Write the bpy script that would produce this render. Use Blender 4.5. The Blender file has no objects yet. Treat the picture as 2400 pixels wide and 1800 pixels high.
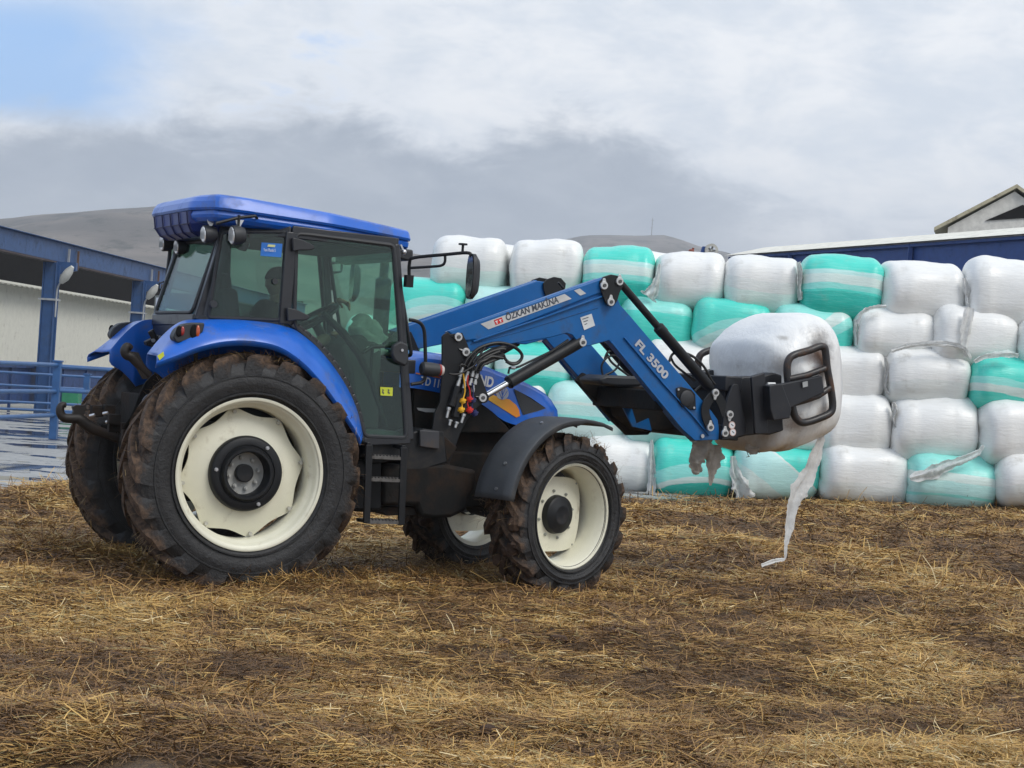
import bpy, math, random
import numpy as np
from mathutils import Vector, Matrix
random.seed(7); RNG = np.random.default_rng(11)
SC = bpy.context.scene
COL = SC.collection
PI = math.pi

# ------------------------------------------------------------------ camera
FL, EYE, PITCH, ROLL = 4297.2, 1.5728, .0021, .0672
TX, TY, TH = -2.1423, 13.1798, .4718          # tractor: rear axle middle on the ground, heading
_F = Vector((0, math.cos(PITCH), -math.sin(PITCH))); _U0 = Vector((0, math.sin(PITCH), math.cos(PITCH))); _R0 = Vector((1, 0, 0))
_R = math.cos(ROLL)*_R0 + math.sin(ROLL)*_U0; _U = -math.sin(ROLL)*_R0 + math.cos(ROLL)*_U0
cd = bpy.data.cameras.new('camera'); cam = bpy.data.objects.new('camera', cd); COL.objects.link(cam)
cd.sensor_width = 36; cd.lens = 36*FL/2400; cd.clip_start = .1; cd.clip_end = 8000
cam.matrix_world = Matrix(((_R.x, _U.x, -_F.x, 0), (_R.y, _U.y, -_F.y, 0), (_R.z, _U.z, -_F.z, EYE), (0, 0, 0, 1)))
SC.camera = cam

# ------------------------------------------------------------------ world and sun
SUN_EL, SUN_AZ = math.radians(48), math.radians(132)     # azimuth clockwise from +Y: behind the camera, a little right
SC.view_settings.view_transform = 'Standard'; SC.view_settings.look = 'None'
SC.view_settings.exposure = 0.04; SC.view_settings.gamma = 1.0
W = bpy.data.worlds.new('World'); SC.world = W; W.use_nodes = True
nt = W.node_tree; nt.nodes.clear()
class NT:
    """tiny node-tree helper"""
    def __init__(s, t): s.t = t
    def n(s, typ, **kw):
        x = s.t.nodes.new(typ)
        for k, v in kw.items():
            if k.startswith('_'): x.inputs[k[1:]].default_value = v
            else: setattr(x, k, v)
        return x
    def l(s, a, b): s.t.links.new(a, b)
    def math(s, op, a, b=None, clamp=False):
        m = s.n('ShaderNodeMath', operation=op); m.use_clamp = clamp
        for i, v in enumerate((a, b)):
            if v is None: continue
            if isinstance(v, (int, float)): m.inputs[i].default_value = v
            else: s.l(v, m.inputs[i])
        return m.outputs[0]
    def mix(s, f, a, b, blend='MIX'):
        m = s.n('ShaderNodeMix', data_type='RGBA', blend_type=blend)
        for i, v in ((0, f), (6, a), (7, b)):
            if isinstance(v, (int, float)): m.inputs[i].default_value = v
            elif isinstance(v, (tuple, list)): m.inputs[i].default_value = tuple(v)[:3] + (1,)
            else: s.l(v, m.inputs[i])
        return m.outputs[2]
    def ss(s, v, a, b):                      # smoothstep
        m = s.n('ShaderNodeMapRange', interpolation_type='SMOOTHSTEP')
        s.l(v, m.inputs[0]); m.inputs[1].default_value = a; m.inputs[2].default_value = b
        return m.outputs[0]
    def noise(s, vec, scale, detail=4, rough=.5, dist=0):
        m = s.n('ShaderNodeTexNoise'); m.inputs['Scale'].default_value = scale; m.inputs['Detail'].default_value = detail
        m.inputs['Roughness'].default_value = rough; m.inputs['Distortion'].default_value = dist
        if vec is not None: s.l(vec, m.inputs['Vector'])
        return m.outputs[0]
    def mapv(s, vec, scale=(1, 1, 1), loc=(0, 0, 0)):
        m = s.n('ShaderNodeMapping'); s.l(vec, m.inputs['Vector']); m.inputs['Scale'].default_value = scale; m.inputs['Location'].default_value = loc
        return m.outputs[0]
g = NT(nt)
sky = g.n('ShaderNodeTexSky', sky_type='NISHITA'); sky.sun_disc = False
sky.sun_elevation = SUN_EL; sky.sun_rotation = SUN_AZ; sky.dust_density = 2.0
tc = g.n('ShaderNodeTexCoord').outputs['Generated']
sx = g.n('ShaderNodeSeparateXYZ'); g.l(tc, sx.inputs[0]); X, Yd, Zd = sx.outputs
hyp = g.math('SQRT', g.math('ADD', g.math('MULTIPLY', X, X), g.math('MULTIPLY', Yd, Yd)))
v = g.math('DIVIDE', Zd, g.math('MAXIMUM', hyp, .02)); u = g.math('ARCTAN2', X, Yd)
warp = g.mapv(tc, (1, 1, 2.0))
n1 = g.noise(warp, 7, 7, .55, .3); n2 = g.noise(g.mapv(tc, (1, 1, 2.2), (3, 1, 2)), 17, 9, .62, .25); n3 = g.noise(g.mapv(tc, (1, 1, 3.), (7, 2, 5)), 3.2, 3, .5)
K = 10.0
bright = g.mix(g.ss(n2, .3, .7), (.58*K, .635*K, .71*K), (.76*K, .78*K, .81*K))
bright = g.mix(g.ss(g.math('ADD', v, g.math('MULTIPLY', g.math('SUBTRACT', n1, .5), .06)), .02, .16), (.50*K, .54*K, .60*K), bright)
# the low grey cloud bank with a billowing upper edge, thinning out to the right
edge = g.math('ADD', g.math('MULTIPLY', g.math('SUBTRACT', n1, .5), .035), g.math('MULTIPLY', g.math('SUBTRACT', n2, .5), .075))
rmp = g.n('ShaderNodeValToRGB'); g.l(g.math('ADD', g.math('MULTIPLY', u, 1/.6), .5), rmp.inputs[0]); er = rmp.color_ramp.elements
TOPS = [(0, .108), (-.28, .109), (-.20, .117), (-.16, .127), (-.12, .140), (-.08, .132), (-.045, .120), (-.02, .127), (.012, .139), (.05, .133), (.09, .112), (.15, .098), (.3, .088)]
er[0].position = 0; er[0].color = (.108*5,)*3+(1,); er[1].position = 1; er[1].color = (.088*5,)*3+(1,)
for a_, b_ in TOPS[1:-1]: x_ = er.new(a_/.6+.5); x_.color = (b_*5,)*3+(1,)
top = g.math('MULTIPLY', rmp.outputs[0], .2)
bank = g.math('SUBTRACT', 1.0, g.ss(g.math('SUBTRACT', g.math('ADD', v, edge), top), -.016, .017))
bank = g.math('MULTIPLY', bank, g.math('SUBTRACT', 1.0, g.math('MULTIPLY', g.ss(u, .04, .2), .72)))
darkc = g.mix(g.ss(n2, .25, .75), (.24*K, .285*K, .355*K), (.34*K, .385*K, .45*K))
darkc = g.mix(g.ss(v, .02, .105), (.345*K, .385*K, .44*K), darkc)
c = g.mix(g.math('MULTIPLY', bank, .86), bright, darkc)
# holes showing blue at the upper left
hole = g.math('MULTIPLY', g.math('SUBTRACT', 1.0, g.ss(g.math('ADD', u, g.math('MULTIPLY', g.math('SUBTRACT', n1, .5), .16)), -.262, -.185)),
              g.math('MULTIPLY', g.ss(v, .113, .13), g.math('SUBTRACT', 1.0, g.math('MULTIPLY', g.ss(v, .165, .20), .7))))
thin = g.math('MULTIPLY', g.ss(n2, .50, .72), g.math('SUBTRACT', 1.0, g.ss(u, -.17, -.04)))
thin = g.math('MULTIPLY', thin, g.math('MULTIPLY', g.ss(v, .12, .15), .85))
far_hole = g.math('MULTIPLY', g.ss(n3, .60, .72), g.ss(v, .3, .5))
bl = g.math('MAXIMUM', g.math('MAXIMUM', hole, thin), g.math('MULTIPLY', far_hole, .6), True)
bl = g.math('MULTIPLY', bl, g.math('SUBTRACT', 1.0, bank))
blue = g.mix(.7, sky.outputs[0], (1.9, 4.6, 9.2))
c = g.mix(g.math('MULTIPLY', bl, .85), c, blue)
bg = g.n('ShaderNodeBackground'); g.l(c, bg.inputs[0]); bg.inputs[1].default_value = .125
SC.cycles.transparent_max_bounces = 32; SC.cycles.volume_bounces = 2
wo = g.n('ShaderNodeOutputWorld'); g.l(bg.outputs[0], wo.inputs[0])

ld = bpy.data.lights.new('sun', 'SUN'); ld.energy = 1.7; ld.angle = math.radians(25); ld.color = (1, .96, .9)
sun = bpy.data.objects.new('sun', ld); COL.objects.link(sun); sun.location = (0, -5, 30)
sd = Vector((math.sin(SUN_AZ)*math.cos(SUN_EL), math.cos(SUN_AZ)*math.cos(SUN_EL), math.sin(SUN_EL)))
sun.rotation_euler = (-sd).to_track_quat('-Z', 'Y').to_euler()

# ------------------------------------------------------------------ measuring helpers
ZM = {'A': (100, 420, 2.44), 'B': (100, 800, 2.676), 'C': (850, 550, 3.53), 'D': (800, 900, 3.16), 'E': (1350, 620, 3.16), 'F': (0, 480, 2.7643),
      'G': (1500, 400, 2.4578), 'H': (1300, 950, 2.011), 'a': (660, 520, 4.88), 'b': (340, 440, 4.6075), 'c': (130, 720, 3.8576),
      'd': (980, 760, 5.5306), 'e': (1560, 780, 5.0273), 'f': (840, 1000, 5.53), 'p': (0, 0, 1), 's': (0, 0, 1/1.085)}
CT, ST = math.cos(TH), math.sin(TH)
def ray(px, py): return _F + _R*((px-1200)/FL) - _U*((py-900)/FL)
def gp(px, py, z=0.0):
    d = ray(px, py); t = (z-EYE)/d.z; return Vector((0, 0, EYE)) + d*t
def dp(px, py, Y):
    d = ray(px, py); return Vector((0, 0, EYE)) + d*(Y/d.y)
def sp(k, x, y, lat):
    """point of the tractor's side view -> tractor coordinates on the plane y = lat"""
    a, b, s = ZM[k]; d = ray(a+x/s, b+y/s); n = Vector((-ST, CT, 0)); C = Vector((0, 0, EYE)); o = Vector((TX, TY, 0))
    t = (lat - n.dot(C-o))/n.dot(d); P = C + d*t - o
    return Vector((P.x*CT+P.y*ST, lat, P.z))
def sps(k, pts, lat): return [sp(k, x, y, lat) for x, y in pts]
def t2w(p): return Vector((TX+p[0]*CT-p[1]*ST, TY+p[0]*ST+p[1]*CT, p[2]))

# ------------------------------------------------------------------ materials
MATS = {}
def new_mat(name):
    m = bpy.data.materials.new(name); m.use_nodes = True; t = m.node_tree; t.nodes.clear()
    q = NT(t); out = q.n('ShaderNodeOutputMaterial'); b = q.n('ShaderNodeBsdfPrincipled'); q.l(b.outputs[0], out.inputs[0])
    MATS[name] = m; return m, q, b, out
def simple(name, col, rough=.5, metal=0, var=.15, bump=0, bscale=60, dirt=0, dcol=(.09, .06, .04), coat=0, dscale=3, spec=.5):
    m, q, b, o = new_mat(name)
    co = q.n('ShaderNodeTexCoord').outputs['Object']
    n = q.noise(co, 5, 5, .6); c = q.mix(q.ss(n, .25, .75), tuple(x*(1-var) for x in col), tuple(min(1, x*(1+var)) for x in col))
    if dirt:
        d = q.ss(q.noise(co, dscale, 8, .68, .2), .62-dirt*.4, .8-dirt*.25)
        c = q.mix(q.math('MULTIPLY', d, .85), c, dcol)
        q.l(q.math('ADD', q.math('MULTIPLY', d, .85-rough), rough), b.inputs['Roughness'])
    else:
        q.l(q.math('ADD', q.math('MULTIPLY', q.noise(co, 14, 4), .16), max(.02, rough-.08)), b.inputs['Roughness'])
    q.l(c, b.inputs['Base Color']); b.inputs['Metallic'].default_value = metal
    b.inputs['Coat Weight'].default_value = coat; b.inputs['Coat Roughness'].default_value = .12; b.inputs['Specular IOR Level'].default_value = spec
    if bump:
        bp = q.n('ShaderNodeBump'); bp.inputs['Strength'].default_value = bump; bp.inputs['Distance'].default_value = .01
        q.l(q.noise(co, bscale, 5, .6), bp.inputs['Height']); q.l(bp.outputs[0], b.inputs['Normal'])
    return m
BLUE = simple('blue_paint', (.006, .115, .54), .32, coat=.3, dirt=.30, dcol=(.085, .115, .22), var=.10, dscale=4)
BLUEL = simple('loader_blue_paint', (.002, .105, .33), .42, coat=.08, spec=.35, dirt=.34, dcol=(.035, .075, .16), var=.10, dscale=5)
BLACK = simple('black_paint', (.007, .008, .010), .48, spec=.35, dirt=.2, dcol=(.05, .04, .032))
PLAST = simple('black_plastic', (.022, .024, .028), .52, bump=.1)
GRIME = simple('grimy_chassis', (.007, .007, .007), .75, spec=.25, dirt=.5, dcol=(.030, .018, .011), bump=.6, bscale=25, dscale=5)
MUDG = simple('grey_mudguard_plastic', (.045, .050, .056), .55, dirt=.2, dcol=(.09, .085, .08), bump=.15)
CREAM = simple('cream_rim_paint', (.74, .72, .58), .42, coat=.15, dirt=.17, dcol=(.42, .37, .27), dscale=6, var=.05)
STEEL = simple('zinc_steel', (.55, .55, .56), .35, metal=.9)
CHROME = simple('chrome_rod', (.85, .85, .85), .1, metal=1)
HOSE = simple('hose_rubber', (.010, .010, .010), .5)
SILV = simple('silver_sticker', (.50, .50, .50), .45)
WHITE = simple('white_lettering', (.72, .73, .75), .5, var=.03)
DARKLET = simple('dark_lettering', (.05, .06, .08), .5)
RED = simple('red_plastic', (.55, .025, .02), .35); YEL = simple('yellow_plastic', (.75, .42, .02), .4)
YELST = simple('yellow_sticker', (.55, .60, .04), .5); BLUST = simple('blue_sticker', (.02, .16, .55), .4)
ORANGE = simple('orange_lens', (.42, .07, .015), .2, coat=.5); REDL = simple('red_lens', (.30, .02, .015), .2, coat=.5)
CABIN = simple('cab_lining', (.06, .065, .065), .8); SEATM = simple('seat_cloth', (.03, .032, .036), .9, bump=.3)
CABG = simple('black_cab_paint', (.015, .016, .020), .40, coat=.2, dirt=.1, dcol=(.06, .06, .06))
DKBLUE = simple('dark_blue_plastic', (.012, .018, .10), .45)
def stripe_mat():
    m, q, b, o = new_mat('orange_stripe'); co = q.n('ShaderNodeTexCoord').outputs['Object']
    s = q.n('ShaderNodeSeparateXYZ'); q.l(co, s.inputs[0])
    c = q.mix(q.ss(s.outputs[0], -.22, .2), (.80, .46, .04), (.70, .22, .02)); q.l(c, b.inputs['Base Color']); b.inputs['Roughness'].default_value = .4
    return m
STRIPE = stripe_mat()
def tyre_mat(name, R, Rr, amt):
    m, q, b, o = new_mat(name); co = q.n('ShaderNodeTexCoord').outputs['Object']
    s = q.n('ShaderNodeSeparateXYZ'); q.l(co, s.inputs[0])
    r = q.math('SQRT', q.math('ADD', q.math('MULTIPLY', s.outputs[0], s.outputs[0]), q.math('MULTIPLY', s.outputs[2], s.outputs[2])))
    n = q.noise(co, 9, 8, .7, .3); n2 = q.noise(co, 3, 4, .6)
    k = q.math('ADD', q.ss(r, R-.16, R+.02), q.math('MULTIPLY', q.math('SUBTRACT', n2, .5), 1.0))
    d = q.ss(q.math('ADD', q.math('MULTIPLY', k, .5), n), .82-amt, 1.12-amt)
    mud = q.mix(q.ss(q.noise(co, 22, 5, .7), .35, .65), (.028, .017, .011), (.115, .070, .043))
    rub = q.mix(q.ss(n, .3, .7), (.009, .009, .010), (.022, .022, .023))
    q.l(q.mix(d, rub, mud), b.inputs['Base Color']); q.l(q.math('ADD', q.math('MULTIPLY', d, .35), .5), b.inputs['Roughness'])
    bp = q.n('ShaderNodeBump'); bp.inputs['Strength'].default_value = .7; bp.inputs['Distance'].default_value = .012
    q.l(q.math('ADD', q.noise(co, 35, 6, .7), q.math('MULTIPLY', d, .8)), bp.inputs['Height']); q.l(bp.outputs[0], b.inputs['Normal'])
    return m
TYRE_R = tyre_mat('rear_tyre_rubber', .82, .5, .19); TYRE_F = tyre_mat('front_tyre_rubber', .61, .38, .20)
def glass_mat(name, tint, refl=.9, dirt=.12):
    m, q, b, out = new_mat(name); q.t.nodes.remove(b)
    tr = q.n('ShaderNodeBsdfTransparent'); tr.inputs[0].default_value = tint + (1,)
    gl = q.n('ShaderNodeBsdfGlossy'); gl.inputs['Roughness'].default_value = .02; gl.inputs[0].default_value = (refl,)*3 + (1,)
    df = q.n('ShaderNodeBsdfDiffuse'); df.inputs[0].default_value = (.30, .36, .33, 1)
    lw = q.n('ShaderNodeLayerWeight'); lw.inputs[0].default_value = .5; fr_ = q.math('ADD', q.math('MULTIPLY', q.math('POWER', lw.outputs['Facing'], 4.0), .45), .04)
    co = q.n('ShaderNodeTexCoord').outputs['Object']
    m1 = q.n('ShaderNodeMixShader'); q.l(fr_, m1.inputs[0]); q.l(tr.outputs[0], m1.inputs[1]); q.l(gl.outputs[0], m1.inputs[2])
    m2 = q.n('ShaderNodeMixShader'); q.l(q.math('MULTIPLY', q.ss(q.noise(co, 4, 6, .6), .3, .8), dirt), m2.inputs[0]); q.l(m1.outputs[0], m2.inputs[1]); q.l(df.outputs[0], m2.inputs[2])
    q.l(m2.outputs[0], out.inputs[0]); return m
GLASS = glass_mat('green_glass', (.74, .90, .82), .9, .02); GLASSD = glass_mat('dark_tinted_glass', (.62, .75, .70), .9, .035); LENS = glass_mat('lamp_lens', (.9, .9, .9))
MIRR = simple('mirror_glass', (.7, .75, .78), .03, metal=1, var=0)

# ------------------------------------------------------------------ mesh helpers
ORG = {}
def props(o, label=None, cat=None, group=None, kind=None):
    if label: o['label'] = label
    if cat: o['category'] = cat
    if group: o['group'] = group
    if kind: o['kind'] = kind
    return o
class MB:
    def __init__(s): s.v = []; s.f = []
    def add(s, vs, fs):
        k = len(s.v); s.v += [Vector(p) for p in vs]; s.f += [tuple(i+k for i in f) for f in fs]; return s
    def box(s, c, d, rot=None):
        R = rot or Matrix.Identity(3); c = Vector(c)
        vs = [c + R @ Vector((sx*d[0]/2, sy*d[1]/2, sz*d[2]/2)) for sx in (-1, 1) for sy in (-1, 1) for sz in (-1, 1)]
        return s.add(vs, [(0, 1, 3, 2), (4, 6, 7, 5), (0, 4, 5, 1), (2, 3, 7, 6), (0, 2, 6, 4), (1, 5, 7, 3)])
    def beam(s, a, b, w, h, up=(0, 0, 1)):
        a = Vector(a); b = Vector(b); d = (b-a); L = d.length; d.normalize(); sde = d.cross(Vector(up)).normalized(); upv = sde.cross(d)
        R = Matrix((d, sde, upv)).transposed(); return s.box((a+b)/2, (L, w, h), R)
    def tube(s, pts, r, n=10, cap=True, closed=False):
        pts = [Vector(p) for p in pts]; m = len(pts); rr = r if isinstance(r, (list, tuple)) else [r]*m
        t0 = (pts[1]-pts[0]).normalized(); nv = t0.orthogonal().normalized(); vs = []
        for i, p in enumerate(pts):
            a = pts[(i-1) % m] if (i or closed) else pts[i]; b = pts[(i+1) % m] if (i < m-1 or closed) else pts[i]
            t = (b-a).normalized(); nv = (nv - t*nv.dot(t)); nv = nv.normalized() if nv.length > 1e-6 else t.orthogonal().normalized()
            bn = t.cross(nv)
            for k in range(n):
                an = 2*PI*k/n; vs.append(p + (nv*math.cos(an)+bn*math.sin(an))*rr[i])
        fs = []
        for i in range(m if closed else m-1):
            j = (i+1) % m
            for k in range(n): fs.append((i*n+k, i*n+(k+1) % n, j*n+(k+1) % n, j*n+k))
        if cap and not closed: fs += [tuple(range(n))[::-1], tuple((m-1)*n+k for k in range(n))]
        return s.add(vs, fs)
    def cyl(s, a, b, r, n=20, r2=None): return s.tube([a, b], [r, r if r2 is None else r2], n)
    def prism(s, pts, dy, off=None):
        """polygon given in 3D, swept by vector (0,dy,0) or off"""
        o = Vector((0, dy, 0)) if off is None else Vector(off); m = len(pts); pts = [Vector(p) for p in pts]
        return s.add(pts + [p+o for p in pts], [tuple(range(m)), tuple(range(2*m-1, m-1, -1))] + [(i, i+m, (i+1) % m+m, (i+1) % m) for i in range(m)])
    def lathe(s, prof, n=64, axis='y', c=(0, 0, 0), closed=False):
        """prof: (offset along axis, radius)"""
        c = Vector(c); vs = []
        for o, r in prof:
            for k in range(n):
                a = 2*PI*k/n
                vs.append(c + (Vector((r*math.cos(a), o, r*math.sin(a))) if axis == 'y' else Vector((r*math.cos(a), r*math.sin(a), o)) if axis == 'z' else Vector((o, r*math.cos(a), r*math.sin(a)))))
        m = len(prof)
        fs = [(i*n+k, i*n+(k+1) % n, ((i+1) % m)*n+(k+1) % n, ((i+1) % m)*n+k) for i in range(m if closed else m-1) for k in range(n)]
        return s.add(vs, fs)
    def grid(s, rows, closed=False):
        n = len(rows[0]); vs = [p for r in rows for p in r]; fs = []
        for i in range(len(rows)-1):
            for k in range(n if closed else n-1): fs.append((i*n+k, i*n+(k+1) % n, (i+1)*n+(k+1) % n, (i+1)*n+k))
        return s.add(vs, fs)
    def ball(s, c, r, n=14, sc=(1, 1, 1)):
        rows = []
        for i in range(n//2+1):
            th = PI*i/(n//2); rr = math.sin(th)
            rows.append([Vector(c)+Vector((r*sc[0]*rr*math.cos(2*PI*k/n), r*sc[1]*rr*math.sin(2*PI*k/n), r*sc[2]*math.cos(th))) for k in range(n)])
        return s.grid(rows, True)
    def build(s, name, mat, parent=None, bevel=0, smooth=True, angle=35, seg=2, origin=None, fix=True):
        po = ORG.get(parent.name, Vector((0, 0, 0))) if parent else Vector((0, 0, 0))
        if origin is None:
            xs = [p.x for p in s.v]; ys = [p.y for p in s.v]; zs = [p.z for p in s.v]
            og = Vector(((min(xs)+max(xs))/2, (min(ys)+max(ys))/2, (min(zs)+max(zs))/2))
            if parent is None: og.z = min(zs)
        else: og = Vector(origin)
        me = bpy.data.meshes.new(name); me.from_pydata([tuple(p-og) for p in s.v], [], s.f); me.update()
        o = bpy.data.objects.new(name, me); COL.objects.link(o)
        import bmesh
        if fix:
            bm = bmesh.new(); bm.from_mesh(me); bmesh.ops.recalc_face_normals(bm, faces=bm.faces); bm.to_mesh(me); bm.free()
        me.materials.append(mat)
        if smooth:
            me.polygons.foreach_set('use_smooth', [True]*len(me.polygons)); me.set_sharp_from_angle(angle=math.radians(angle))
        if bevel:
            bv = o.modifiers.new('bevel', 'BEVEL'); bv.width = bevel; bv.segments = seg; bv.limit_method = 'ANGLE'; bv.angle_limit = math.radians(40); bv.harden_normals = False
        if parent: o.parent = parent
        o.location = og-po; ORG[o.name] = og
        return o
def smooth_path(pts, k=6, closed=False):
    pts = [Vector(p) for p in pts]; n = len(pts); out = []
    for i in range(n if closed else n-1):
        P = [pts[(i+j) % n] if closed else pts[min(max(i+j, 0), n-1)] for j in (-1, 0, 1, 2)]
        for q in range(k):
            t = q/k; out.append(.5*((2*P[1])+(P[2]-P[0])*t+(2*P[0]-5*P[1]+4*P[2]-P[3])*t*t+(3*P[1]-P[0]-3*P[2]+P[3])*t**3))
    if not closed: out.append(pts[-1])
    return out
def round_poly(pts, r, k=4):
    """polygon corners rounded"""
    out = []; n = len(pts)
    for i in range(n):
        p = Vector(pts[i]); a = Vector(pts[i-1]); b = Vector(pts[(i+1) % n]); da = a-p; db = b-p
        rr = min(r, da.length*.45, db.length*.45); A = p+da.normalized()*rr; B = p+db.normalized()*rr
        for q in range(k+1):
            t = q/k; out.append(A*(1-t)**2+p*2*t*(1-t)+B*t*t)
    return out
def empty(name, loc, rz=0, **kw):
    o = bpy.data.objects.new(name, None); COL.objects.link(o); o.location = loc; o.rotation_euler = (0, 0, rz); o.empty_display_size = .2
    props(o, **kw); return o
def lettering(name, body, size, mat, parent, origin, dirx, normal, depth=.0015, bold=0, shear=0, spacing=1, fit=None):
    cu = bpy.data.curves.new(name, 'FONT'); cu.body = body; cu.size = size; cu.extrude = depth; cu.offset = bold; cu.shear = shear; cu.space_character = spacing
    cu.materials.append(mat); o = bpy.data.objects.new(name, cu); COL.objects.link(o)
    x = Vector(dirx).normalized(); z = Vector(normal).normalized(); y = z.cross(x)
    sc = 1
    if fit:
        bpy.context.view_layer.update(); w = o.dimensions.x; sc = fit/w if w else 1
    po = ORG.get(parent.name, Vector((0, 0, 0))) if parent else Vector((0, 0, 0))
    bpy.context.view_layer.update(); me = bpy.data.meshes.new_from_object(o.evaluated_get(bpy.context.evaluated_depsgraph_get()))
    bpy.data.objects.remove(o); o = bpy.data.objects.new(name, me); COL.objects.link(o)
    M = Matrix((x*sc, y, z)).transposed().to_4x4(); M.translation = Vector(origin)-po
    if parent: o.parent = parent
    o.matrix_local = M; ORG[o.name] = Vector(origin); return o

# ------------------------------------------------------------------ ground
def vnoise(x, y, sc, seed):
    r = np.random.default_rng(seed); T = r.random((256, 256)); X = x*sc+1000; Y = y*sc+1000
    xi = np.floor(X).astype(int); yi = np.floor(Y).astype(int); fx = X-xi; fy = Y-yi; fx = fx*fx*(3-2*fx); fy = fy*fy*(3-2*fy)
    a = T[xi % 256, yi % 256]; b = T[(xi+1) % 256, yi % 256]; c_ = T[xi % 256, (yi+1) % 256]; d = T[(xi+1) % 256, (yi+1) % 256]
    return (a*(1-fx)+b*fx)*(1-fy)+(c_*(1-fx)+d*fx)*fy
BUMPS = []
def bump_px(px, py, rx, ry, h): p = gp(px, py); BUMPS.append((p.x, p.y, rx, ry, h))
bump_px(560, 1392, .75, .22, .07); bump_px(200, 1330, .9, .35, .09); bump_px(60, 1420, .7, .5, .09); bump_px(950, 1320, .5, .35, .08)
bump_px(1180, 1385, .4, .25, .05); bump_px(1420, 1480, .5, .2, .04); bump_px(150, 1190, .8, .7, .09); bump_px(880, 1215, .5, .8, .06)
bump_px(1480, 1215, .9, 1.0, .05); bump_px(1050, 1350, .3, .2, .05); bump_px(1650, 1560, .5, .25, .05); bump_px(350, 1760, .8, .3, .05)
bump_px(1350, 1760, .4, .25, .05)
TW = t2w((0, -.73, 0)); TF = t2w((2.45, -.75, 0)); TWf = t2w((0, .73, 0)); TFf = t2w((2.45, .75, 0))
def edge_d(x, y):
    """how far inside the straw bed a point lies (m); negative on the concrete yard"""
    ye = np.interp(x, [-14, -8, -5.2, -4.7, -4.2, -3.6, 0], [15.5, 16.8, 18.4, 20.2, 24, 34, 40])
    return np.where(x < 0, (ye-y)*.75, 99) + (vnoise(x, y, .9, 3)-.5)*1.3
def gh(x, y):
    x = np.asarray(x, float); y = np.asarray(y, float)
    h = (vnoise(x, y, .55, 1)-.5)*.10 + (vnoise(x, y, 1.7, 2)-.5)*.085 + (vnoise(x, y, 5, 4)-.5)*.048 + (vnoise(x, y, 13, 5)-.5)*.022
    for bx, by, rx, ry, a in BUMPS: h = h + a*np.exp(-((x-bx)/rx)**2-((y-by)/ry)**2)
    for w in (TW, TF, TWf, TFf): h = h - .05*np.exp(-(((x-w.x)**2+(y-w.y)**2)/.5**2))+.01
    t = np.clip((y-22)/5, 0, 1); h = h*(1-.5*t) + t*(.035*(x-5.0))
    e = np.clip(edge_d(x, y)/.8, 0, 1); return h*e - .055*(1-e)+.02*e
def mesh_np(name, V, Fq, mat, parent=None, loc=None, smooth=True):
    me = bpy.data.meshes.new(name); nv = len(V); nf = len(Fq); me.vertices.add(nv); me.vertices.foreach_set('co', np.asarray(V, 'f').ravel())
    k = Fq.shape[1]; me.loops.add(nf*k); me.loops.foreach_set('vertex_index', Fq.astype('i').ravel()); me.polygons.add(nf)
    me.polygons.foreach_set('loop_start', (np.arange(nf)*k).astype('i')); me.update(calc_edges=True); me.validate()
    if smooth: me.polygons.foreach_set('use_smooth', [True]*len(me.polygons))
    me.materials.append(mat); o = bpy.data.objects.new(name, me); COL.objects.link(o)
    if parent: o.parent = parent
    return o
def sheet(name, xs, ys, zf, mat):
    X, Y = np.meshgrid(xs, ys); Z = zf(X, Y); V = np.stack([X, Y, Z], -1).reshape(-1, 3); n = len(xs)
    i = np.arange(len(ys)-1)[:, None]*n+np.arange(n-1)[None]; F = np.stack([i, i+1, i+1+n, i+n], -1).reshape(-1, 4)
    return mesh_np(name, V, F, mat)
def soil_mat():
    m, q, b, o = new_mat('manure_soil'); co = q.n('ShaderNodeTexCoord').outputs['Object']
    a = q.noise(co, 1.1, 5, .6); f = q.noise(co, 28, 8, .75); ff = q.noise(q.mapv(co, (1, 2.2, 1)), 90, 4, .7)
    c = q.mix(q.ss(a, .35, .65), (.068, .039, .022), (.120, .069, .037)); c = q.mix(q.ss(f, .40, .62), c, (.20, .115, .048)); c = q.mix(q.ss(ff, .48, .68), c, (.30, .19, .08))
    q.l(c, b.inputs['Base Color']); q.l(q.math('ADD', q.math('MULTIPLY', q.ss(a, .3, .6), .35), .5), b.inputs['Roughness'])
    bp = q.n('ShaderNodeBump'); bp.inputs['Strength'].default_value = 1; bp.inputs['Distance'].default_value = .03; q.l(q.math('ADD', f, q.math('MULTIPLY', ff, .5)), bp.inputs['Height']); q.l(bp.outputs[0], b.inputs['Normal'])
    return m
SOIL = soil_mat()
xs = np.concatenate([np.arange(-16, -6, .25), np.arange(-6, 6, .045), np.arange(6, 16, .12)]); ys = np.concatenate([np.arange(4, 20, .045), np.arange(20, 34, .1)])
ob = sheet('muddy_ground', xs, ys, gh, SOIL); props(ob, 'dark muddy ground under the straw', None, None, 'structure')
def conc_mat():
    m, q, b, o = new_mat('wet_concrete'); co = q.n('ShaderNodeTexCoord').outputs['Object']
    pud = q.ss(q.noise(q.mapv(co, (.45, .8, 1), (2, 1.3, 0)), 1.3, 5, .6, .3), .50, .54); f = q.noise(co, 6, 7, .65)
    dry = q.mix(q.ss(f, .3, .7), (.22, .22, .21), (.36, .355, .335)); q.l(q.mix(pud, dry, (.07, .07, .07)), b.inputs['Base Color'])
    q.l(q.math('ADD', q.math('MULTIPLY', q.math('SUBTRACT', 1, pud), .42), .03), b.inputs['Roughness']); b.inputs['Specular IOR Level'].default_value = .8
    bp = q.n('ShaderNodeBump'); bp.inputs['Strength'].default_value = .15; q.l(q.math('MULTIPLY', f, q.math('SUBTRACT', 1, pud)), bp.inputs['Height']); q.l(bp.outputs[0], b.inputs['Normal'])
    return m
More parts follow.
